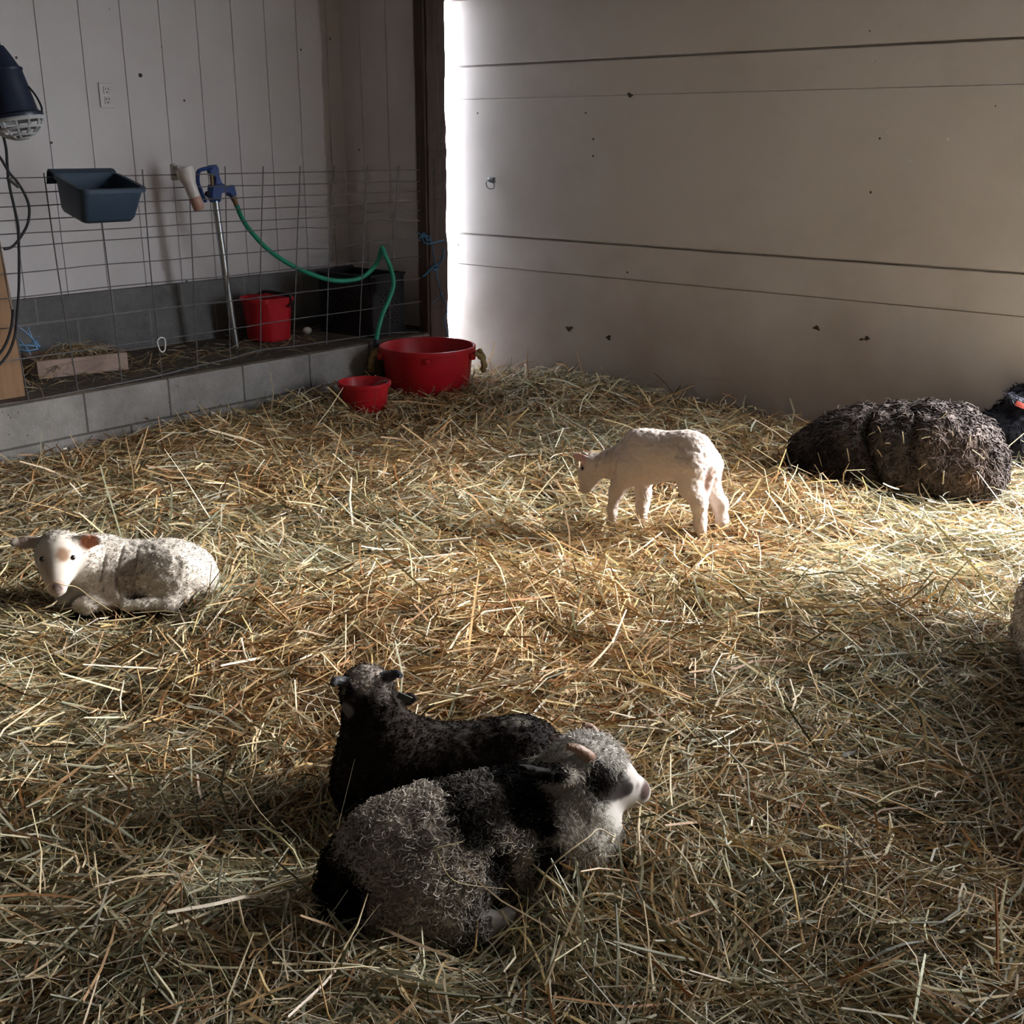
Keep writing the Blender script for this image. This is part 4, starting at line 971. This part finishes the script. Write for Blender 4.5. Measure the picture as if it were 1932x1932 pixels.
# ---- second dark ewe, mostly past the right edge
b6 = Body(onz(1935, 915, .12) + VV * .50 + UU * .05, 195, .009); P = b6.P
b6.ell(P(1935, 842), (.26, .21, .21), k=.1); b6.ell(P(2120, 850), (.32, .25, .22), k=.1)
b6.chain([P(1975, 815), P(1945, 780, .05), P(1938, 762, .07)], [.16, .10, .085], .08)
b6.chain([P(1938, 765, .08), P(1925, 805, .14), P(1922, 825, .17)], [.07, .05, .038], .04)
b6.ell(P(1868, 858, .05), (.14, .14, .17), k=.08)
b6.ear(P(1945, 757, .14), P(1900, 747, .18), .026, .009, b6.l * .4 + ZZ * .8, cup=False)
def col6(V, N):
    c = np.tile(np.array([.020, .019, .024]), (len(V), 1)) * (1 + .3 * fbm(V, 14, 4)[:, None])
    return mixc(c, (.07, .07, .085), .9 * blob(V, P(1915, 750, .17), .055, .1, 10, 2))
def fl6(root, V, N, c): locks('fleece', V, N, c, np.ones(len(V)), 9000, .032, .0038, .5, .005, root, rings=5, seed=9, jit=.35, droop=.7, outw=.3, jp=.007)
root6, V6, N6, c6_ = finish(b6, 'sheep', 'blackish sheep with a red ear tag, at the right edge by the door', 'sheep', col6, fl6, lambda V, N: .012 * fbm(V, 16, 6, 3))
tx = P(1925, 764, .22)
MB().box(tx, (.045, .005, .022), (UU * .9 - ZZ * .35, -VV, np.cross(UU * .9 - ZZ * .35, -VV)), .002).build('ear_tag', M['tag_red'], root6)

# ---- pale sheep lying just inside the right edge
b7 = Body(onz(2262, 1420, .12) + VV * .12, 80, .009); P = b7.P
b7.ell(P(2262, 1315), (.26, .28, .23), k=.1); b7.ell(P(2257, 1305) + b7.h * .32, (.32, .29, .24), k=.1); b7.ell(P(2212, 1370, .08), (.14, .14, .12), k=.06)
b7.chain([P(2262, 1290) + b7.h * .55 + ZZ * .05, P(2262, 1230) + b7.h * .70 + ZZ * .12, P(2262, 1180) + b7.h * .78 + ZZ * .2], [.20, .14, .10], .08)
b7.chain([P(2262, 1180) + b7.h * .78 + ZZ * .2, P(2262, 1200) + b7.h * .98 + ZZ * .14], [.085, .05], .04)
def col7(V, N): return np.tile(np.array([.58, .50, .43]), (len(V), 1)) * (1 + .08 * fbm(V, 20, 4)[:, None])
def fl7(root, V, N, c): locks('fleece', V, N, c, np.ones(len(V)), 9000, .022, .002, .8, .005, root, rings=5, seed=10, jit=.12, droop=.4, jp=.007)
root7, V7, N7, c7_ = finish(b7, 'sheep', 'pale cream sheep lying half out of view at the right edge', 'sheep', col7, fl7, lambda V, N: .006 * fbm(V, 22, 6, 3))

# ------------------------------------------------------------------ straw
def stalk_mesh(ctr, az, L, pitch, bend, kink, hw, side, zfun, lift, rings=4):
    n = len(az); t = np.linspace(-1, 1, rings)
    d = np.stack([np.cos(az), np.sin(az)], -1); sd = np.stack([-d[:, 1], d[:, 0]], -1)
    pts = np.zeros((n, rings, 3))
    for k, tt in enumerate(t):
        s = L * .5 * tt
        xy = ctr + d * (s * np.cos(pitch))[:, None] + sd * (bend * (tt * tt - .5) + kink * max(0, tt - .2) * L * .5)[:, None]
        pts[:, k, :2] = xy; pts[:, k, 2] = zfun(xy[:, 0], xy[:, 1]) + lift + np.sin(pitch) * s - .25 * np.abs(bend) * tt * tt
    g = zfun(pts[..., 0], pts[..., 1]); pts[..., 2] = np.maximum(pts[..., 2], g - .028)
    tg = np.gradient(pts, axis=1); tg /= np.linalg.norm(tg, axis=2, keepdims=True) + 1e-9
    up = np.zeros((n, 1, 3)); up[..., 2] = 1; roll = rng.normal(0, .7, n)[:, None, None]
    a = np.cross(tg, np.broadcast_to(up, tg.shape)); a /= np.linalg.norm(a, axis=2, keepdims=True) + 1e-9; b = np.cross(a, tg)
    a2 = a * np.cos(roll) + b * np.sin(roll); b2_ = -a * np.sin(roll) + b * np.cos(roll)
    w = hw[:, None, None] * np.array([.8, 1, 1, .7])[None, :rings, None]
    if side == 2:
        R = np.stack([pts - w * a2, pts + w * a2], 2)
        o = (np.arange(n) * rings * 2)[:, None]; k = np.arange(rings - 1)[None] * 2
        q = np.stack([o + k, o + k + 1, o + k + 3, o + k + 2], -1).reshape(-1, 4)
    else:
        R = np.stack([pts + w * (math.cos(2 * PI * j / 3) * a2 + math.sin(2 * PI * j / 3) * b2_) for j in range(3)], 2)
        o = (np.arange(n) * rings * 3)[:, None, None]; k = np.arange(rings - 1)[None, :, None] * 3; j = np.arange(3)[None, None]; j2 = (j + 1) % 3
        q = np.stack([o + k + j, o + k + j2, o + k + 3 + j2, o + k + 3 + j], -1).reshape(-1, 4)
    return R.reshape(-1, 3), q

PAL = np.array([(.80, .67, .43), (.72, .51, .24), (.56, .36, .18), (.43, .21, .08), (.22, .205, .11), (.44, .42, .30), (.88, .81, .63)])
def stalk_cols(ctr, n):
    g = .36 + .9 * fbm(ctr, 1.1, 41, 3)
    fw = ctr @ VV[:2]; g = g + .55 * (1 - sstep(1.9, 2.6, fw)) - .15 * (fw > 4)
    rt = ctr @ UU[:2] / np.maximum(fw, .5); g = g + .5 * np.clip(rt - .18, 0, .4)
    g = np.clip(g, 0, 1)
    gold = np.array([.22, .25, .22, .18, .02, .03, .08]); hay = np.array([.28, .09, .10, .03, .15, .19, .16])
    pr_ = gold[None] * (1 - g[:, None]) + hay[None] * g[:, None]; cs_ = np.cumsum(pr_, 1); cs_ /= cs_[:, -1:]
    k = (rng.random((n, 1)) > cs_).sum(1)
    return np.clip(PAL[k] * rng.uniform(.55, 1.15, (n, 1)) * rng.uniform(.95, 1.05, (n, 3)), 0, 1)

# footprint mask at 2 cm
gs = .02; gx0, gy0 = -1.0, -2.0; gn = (340, 340); occ = np.zeros(gn, bool)
for V in FOOT:
    lowv = V[(V[:, 2] < .30)]
    ii = ((lowv[:, 0] - gx0) / gs).astype(int); jj = ((lowv[:, 1] - gy0) / gs).astype(int); ok = (ii >= 0) & (ii < gn[0]) & (jj >= 0) & (jj < gn[1])
    if len(V) and V is not V1: occ[ii[ok], jj[ok]] = True
for (c_, r_) in ((tubc, .23), (palc, .11)):
    I, J = np.meshgrid(np.arange(gn[0]), np.arange(gn[1]), indexing='ij'); occ |= ((gx0 + I * gs - c_[0]) ** 2 + (gy0 + J * gs - c_[1]) ** 2) < r_ * r_
er = occ.copy()
for _ in range(2):
    er = er & np.roll(er, 1, 0) & np.roll(er, -1, 0) & np.roll(er, 1, 1) & np.roll(er, -1, 1)
def blocked(xy, m):
    ii = np.clip(((xy[:, 0] - gx0) / gs).astype(int), 0, gn[0] - 1); jj = np.clip(((xy[:, 1] - gy0) / gs).astype(int), 0, gn[1] - 1); return m[ii, jj]

parts_v, parts_q, parts_c = [], [], []; off = 0
def push(v, q, c):
    global off
    parts_v.append(v.astype(np.float32)); parts_q.append((q + off).astype(np.int32)); parts_c.append(c.astype(np.float32)); off += len(v)
# matted base
nx, ny = 150, 180
X, Y = np.meshgrid(np.linspace(-1.2, 5.04, nx), np.linspace(-1.6, YC - .004, ny), indexing='ij')
Z = hstraw(X, Y) - .026 + .008 * noise(np.stack([X, Y], -1), 28, 3)
v = np.stack([X, Y, Z], -1).reshape(-1, 3); I = np.arange(nx * ny).reshape(nx, ny)
q = np.stack([I[:-1, :-1], I[1:, :-1], I[1:, 1:], I[:-1, 1:]], -1).reshape(-1, 4)
cb_ = np.clip(np.array([.035, .024, .014])[None] * (1 + .4 * fbm(v, 18, 6)[:, None]), 0, 1)
push(v, q, cb_)
def scatter(N, fmin, fmax, umax, kind):
    # area-uniform in a fan ahead of the viewer
    out = []
    f = np.sqrt(rng.uniform(fmin ** 2, fmax ** 2, N)); u = rng.uniform(-umax, umax, N) * f + rng.normal(0, .12, N)
    xy = f[:, None] * VV[None, :2] + u[:, None] * UU[None, :2]
    ok = (xy[:, 0] < XD - .06) & (xy[:, 1] < YC - .035) & ~blocked(xy, er)
    return xy[ok]
def lay(N, fmin, fmax, kind):
    xy = scatter(N, fmin, fmax, .62, kind); n = len(xy); f = xy @ VV[:2]
    az = noise(xy, 2.3, 31) * 2.6 + rng.normal(0, .8, n) + math.atan2(UU[1], UU[0])
    fine = kind == 'fine'
    L = np.clip(rng.lognormal(math.log(.115 if not fine else .085), .5, n), .025, .38)
    pitch = rng.normal(0, .20, n); st = rng.random(n) < .06; pitch[st] += rng.uniform(.25, .8, st.sum()) * np.sign(rng.normal(size=st.sum()))
    bend = rng.normal(0, .09, n) * L * (1.6 if fine else 1); kink = np.where(rng.random(n) < .15, rng.normal(0, .6, n), 0)
    hw = (rng.uniform(.0006, .0014, n) if fine else rng.uniform(.0013, .0032, n)) * (1 + .10 * np.clip(f - 2, 0, 4))
    lift = rng.uniform(-.024, .004, n) + rng.exponential(.010, n) + np.abs(np.sin(pitch)) * L * .32
    edge = np.minimum(XD - .05 - xy[:, 0], YC - .03 - xy[:, 1]); L = np.minimum(L, np.maximum(edge * 1.7, .02))
    oc = blocked(xy, occ); L = np.where(oc, np.minimum(L, .06), L)
    side = 3 if (kind == 'stalk' and fmax <= 3.2) else 2
    v, q = stalk_mesh(xy, az, L, pitch, bend, kink, hw, side, hstraw, lift)
    c = stalk_cols(xy, n); c = np.repeat(c, 4 * side, 0)
    push(v, q, c)
lay(24000, 1.15, 3.2, 'stalk'); lay(62000, 1.15, 3.2, 'fine')
lay(85000, 3.2, 6.8, 'stalk'); lay(50000, 3.2, 6.8, 'fine')
straw = np_mesh('straw_bedding', np.concatenate(parts_v), np.concatenate(parts_q), M['straw'], np.concatenate(parts_c), None, smooth=False)
tag(straw, 'deep golden straw and hay bedding covering the barn floor', 'straw', kind='stuff')

# hay on the ledge
def ledge_hay(name, label, cx, cy, sx, sy, n, hfun):
    xy = np.stack([rng.normal(cx, sx, n), rng.normal(cy, sy, n)], -1); ok = (xy[:, 1] > YC + .05) & (xy[:, 1] < YB - .09) & (xy[:, 0] < 4.6); xy = xy[ok]; n = len(xy)
    L = np.clip(rng.lognormal(math.log(.09), .4, n), .03, .22); pitch = rng.normal(0, .25, n)
    L = np.minimum(L, 1.9 * np.minimum(xy[:, 1] - YC - .02, YB - .04 - xy[:, 1]))
    v, q = stalk_mesh(xy, rng.uniform(0, PI, n), L, pitch, rng.normal(0, .1, n) * L, np.zeros(n), rng.uniform(.0008, .002, n), 2, hfun, rng.exponential(.008, n) + np.abs(np.sin(pitch)) * L * .3 + .003)
    c = PAL[rng.choice(7, n, p=[.2, .15, .2, .1, .2, .1, .05])] * rng.uniform(.6, 1, (n, 1))
    return tag(np_mesh(name, v, q, M['straw'], np.repeat(c, 8, 0), None, False), label, 'hay', kind='stuff')
tc_ = (ba + bb) / 2 + dn * .14
ledge_hay('tray_hay', 'hay heaped in the shallow tray on the ledge', tc_[0], tc_[1], .13, .06, 420, lambda x, y: np.full(np.shape(x), ZL + .03) + .07 * np.exp(-((x - tc_[0]) ** 2 / .03 + (y - tc_[1]) ** 2 / .012)))
ledge_hay('ledge_hay', 'loose hay strewn along the dark ledge behind the fence', 2.9, 4.95, .8, .18, 700, lambda x, y: np.full(np.shape(x), ZL - .004))

# single stalks that stand out
def stalk(pts, r, label, group=None, col=(.70, .58, .36)):
    P_ = spline(pts, 5); mb = MB(); mb.tube(P_, np.linspace(r, r * .7, len(P_)), 6)
    o = mb.build('straw_stalk', STK); tag(o, label, 'straw stalk', group); return o
STK = mat('pale_stalk', (.66, .55, .34), .5, col2=(.55, .43, .24), nscale=60, trans=.15)
P4 = b4.P
stalk([P4(873, 1588, -.165), P4(825, 1600, -.17), P4(824, 1606, -.17), P4(838, 1640, -.175), P4(858, 1662, -.175), P4(900, 1672, -.165), P4(960, 1678, -.17)], .0011, 'long bent straw stalk lying across the spotted lamb flank')
stalk([P4(1015, 1680, -.17), P4(1035, 1640, -.17), P4(1075, 1605, -.16), P4(1110, 1580, -.14), P4(1130, 1564, -.12), P4(1160, 1580, -.12)], .0018, 'bent pale stalk arching past the spotted lamb chest')
P2 = b2.P
stalk([P2(83, 1112, .20), P2(98, 1098, .21), P2(120, 1104, .215), P2(145, 1108, .20), P2(175, 1130, .21), P2(212, 1154, .22)], .0016, 'long straw stalk resting across the nose of the lying white lamb')
fz = float(hstraw(*onz(1600, 1428, .12)[:2]))
fe = onz(1600, 1425, fz + .02)
ft = thing('feather', 'small white feather lying on the straw near the right edge', 'feather', fe)
MB().tube(spline([fe - UU * .022 - VV * .01, fe + ZZ * .004, fe + UU * .022 + VV * .012 + ZZ * .006]), [.001, .004, .006, .007, .007, .0075, .0075, .0075, .007, .0065, .006, .0055, .004, .003, .002, .001, .0006][:17], 8, flat=.3).build('vane', M['feather'], ft)
P5 = b5.P; N_bits = 0
for (x, y, dx, dy) in ((1655, 805, 6, 10), (1640, 817, 12, -6), (1700, 822, 5, 22), (1745, 822, 14, -3), (1801, 812, 3, 8), (1836, 825, 1, 10), (1597, 862, 6, 22), (1655, 858, 9, 12), (1735, 884, 10, -9), (1778, 905, 1, 22), (1848, 852, 22, 16), (1873, 924, 12, 0), (1700, 778, 4, -1), (1778, 780, 9, -10), (1672, 833, 7, 0), (1541, 865, 9, 24)):
    best = None
    d = ray(x, y); d /= np.linalg.norm(d); w_ = V5 - CAM; tt = w_ @ d; dist = np.linalg.norm(w_ - tt[:, None] * d, axis=1)
    cand = np.where(dist < .012)[0]
    if len(cand) == 0: continue
    pp = V5[cand[np.argmin(tt[cand])]] - d * .03
    s_ = tt.min() / FPX
    e_ = UU * dx * s_ - ZZ * dy * s_
    o = MB().tube([pp - e_ * .5, pp + e_ * .1 + ZZ * .002, pp + e_ * .6 - d * .004], .0016, 5).build('straw_bit', STK); tag(o, 'short straw bit caught in the fleece of the large dark brown sheep', 'straw bit', 'straw bits in the dark sheep fleece')

# ------------------------------------------------------------------ daylight
wd = bpy.data.worlds.new('overcast'); bpy.context.scene.world = wd; wd.use_nodes = True
nt = wd.node_tree; bg = nt.nodes['Background']; tcw = nt.nodes.new('ShaderNodeTexCoord'); sx = nt.nodes.new('ShaderNodeSeparateXYZ'); rp = nt.nodes.new('ShaderNodeValToRGB')
nt.links.new(tcw.outputs['Generated'], sx.inputs[0]); nt.links.new(sx.outputs['Z'], rp.inputs['Fac'])
rp.color_ramp.elements[0].position = 0.0; rp.color_ramp.elements[0].color = (.93, .96, 1.0, 1); rp.color_ramp.elements[1].position = .7; rp.color_ramp.elements[1].color = (.74, .86, 1.0, 1)
SKY, GLOW = 13.0, 88.0
gl = np.array([.70, -.58, .41]); gl /= np.linalg.norm(gl)          # hazy sun behind thin cloud, out beyond the doorway
dt = nt.nodes.new('ShaderNodeVectorMath'); dt.operation = 'DOT_PRODUCT'; dt.inputs[1].default_value = tuple(gl)
nrm_ = nt.nodes.new('ShaderNodeVectorMath'); nrm_.operation = 'NORMALIZE'; nt.links.new(tcw.outputs['Generated'], nrm_.inputs[0]); nt.links.new(nrm_.outputs[0], dt.inputs[0])
mx_ = nt.nodes.new('ShaderNodeMath'); mx_.operation = 'MAXIMUM'; mx_.inputs[1].default_value = 0; nt.links.new(dt.outputs['Value'], mx_.inputs[0])
pw_ = nt.nodes.new('ShaderNodeMath'); pw_.operation = 'POWER'; pw_.inputs[1].default_value = 27; nt.links.new(mx_.outputs[0], pw_.inputs[0])
sc1 = nt.nodes.new('ShaderNodeVectorMath'); sc1.operation = 'SCALE'; sc1.inputs['Scale'].default_value = SKY; nt.links.new(rp.outputs['Color'], sc1.inputs[0])
sc2 = nt.nodes.new('ShaderNodeVectorMath'); sc2.operation = 'SCALE'; sc2.inputs[0].default_value = (GLOW, GLOW * .97, GLOW * .92); nt.links.new(pw_.outputs[0], sc2.inputs['Scale'])
ad = nt.nodes.new('ShaderNodeVectorMath'); ad.operation = 'ADD'; nt.links.new(sc1.outputs[0], ad.inputs[0]); nt.links.new(sc2.outputs[0], ad.inputs[1])
nt.links.new(ad.outputs[0], bg.inputs['Color']); bg.inputs['Strength'].default_value = 1.0
def portal(name, loc, rot, sx_, sy_):
    l = bpy.data.lights.new(name, 'AREA'); l.shape = 'RECTANGLE'; l.size = sx_; l.size_y = sy_; l.cycles.is_portal = True
    o = bpy.data.objects.new(name, l); C.objects.link(o); o.location = loc; o.rotation_euler = rot; return o
portal('doorway_daylight', (5.12, (OY0 + OY1) / 2, OZ / 2 - .05), (0, PI / 2, 0), OZ + .3, OY1 - OY0 + .2)
portal('gap_daylight', (4.985, 4.80, 1.4), (PI / 2, 0, 0), .14, 2.8)

sc = bpy.context.scene
sc.view_settings.view_transform = 'Standard'; sc.view_settings.look = 'None'; sc.view_settings.gamma = 1; sc.view_settings.exposure = 0.42
try: sc.view_settings.use_curve_mapping = False
except Exception: pass
sc.cycles.use_denoising = True
try: sc.cycles.denoiser = 'OPENIMAGEDENOISE'
except Exception: pass
sc.cycles.max_bounces = 7; sc.cycles.diffuse_bounces = 4; sc.cycles.transmission_bounces = 4; sc.cycles.glossy_bounces = 3; sc.cycles.sample_clamp_indirect = 10
sc.cycles.use_adaptive_sampling = True; sc.cycles.adaptive_threshold = .08; sc.cycles.time_limit = 1050; sc.cycles.adaptive_min_samples = 16
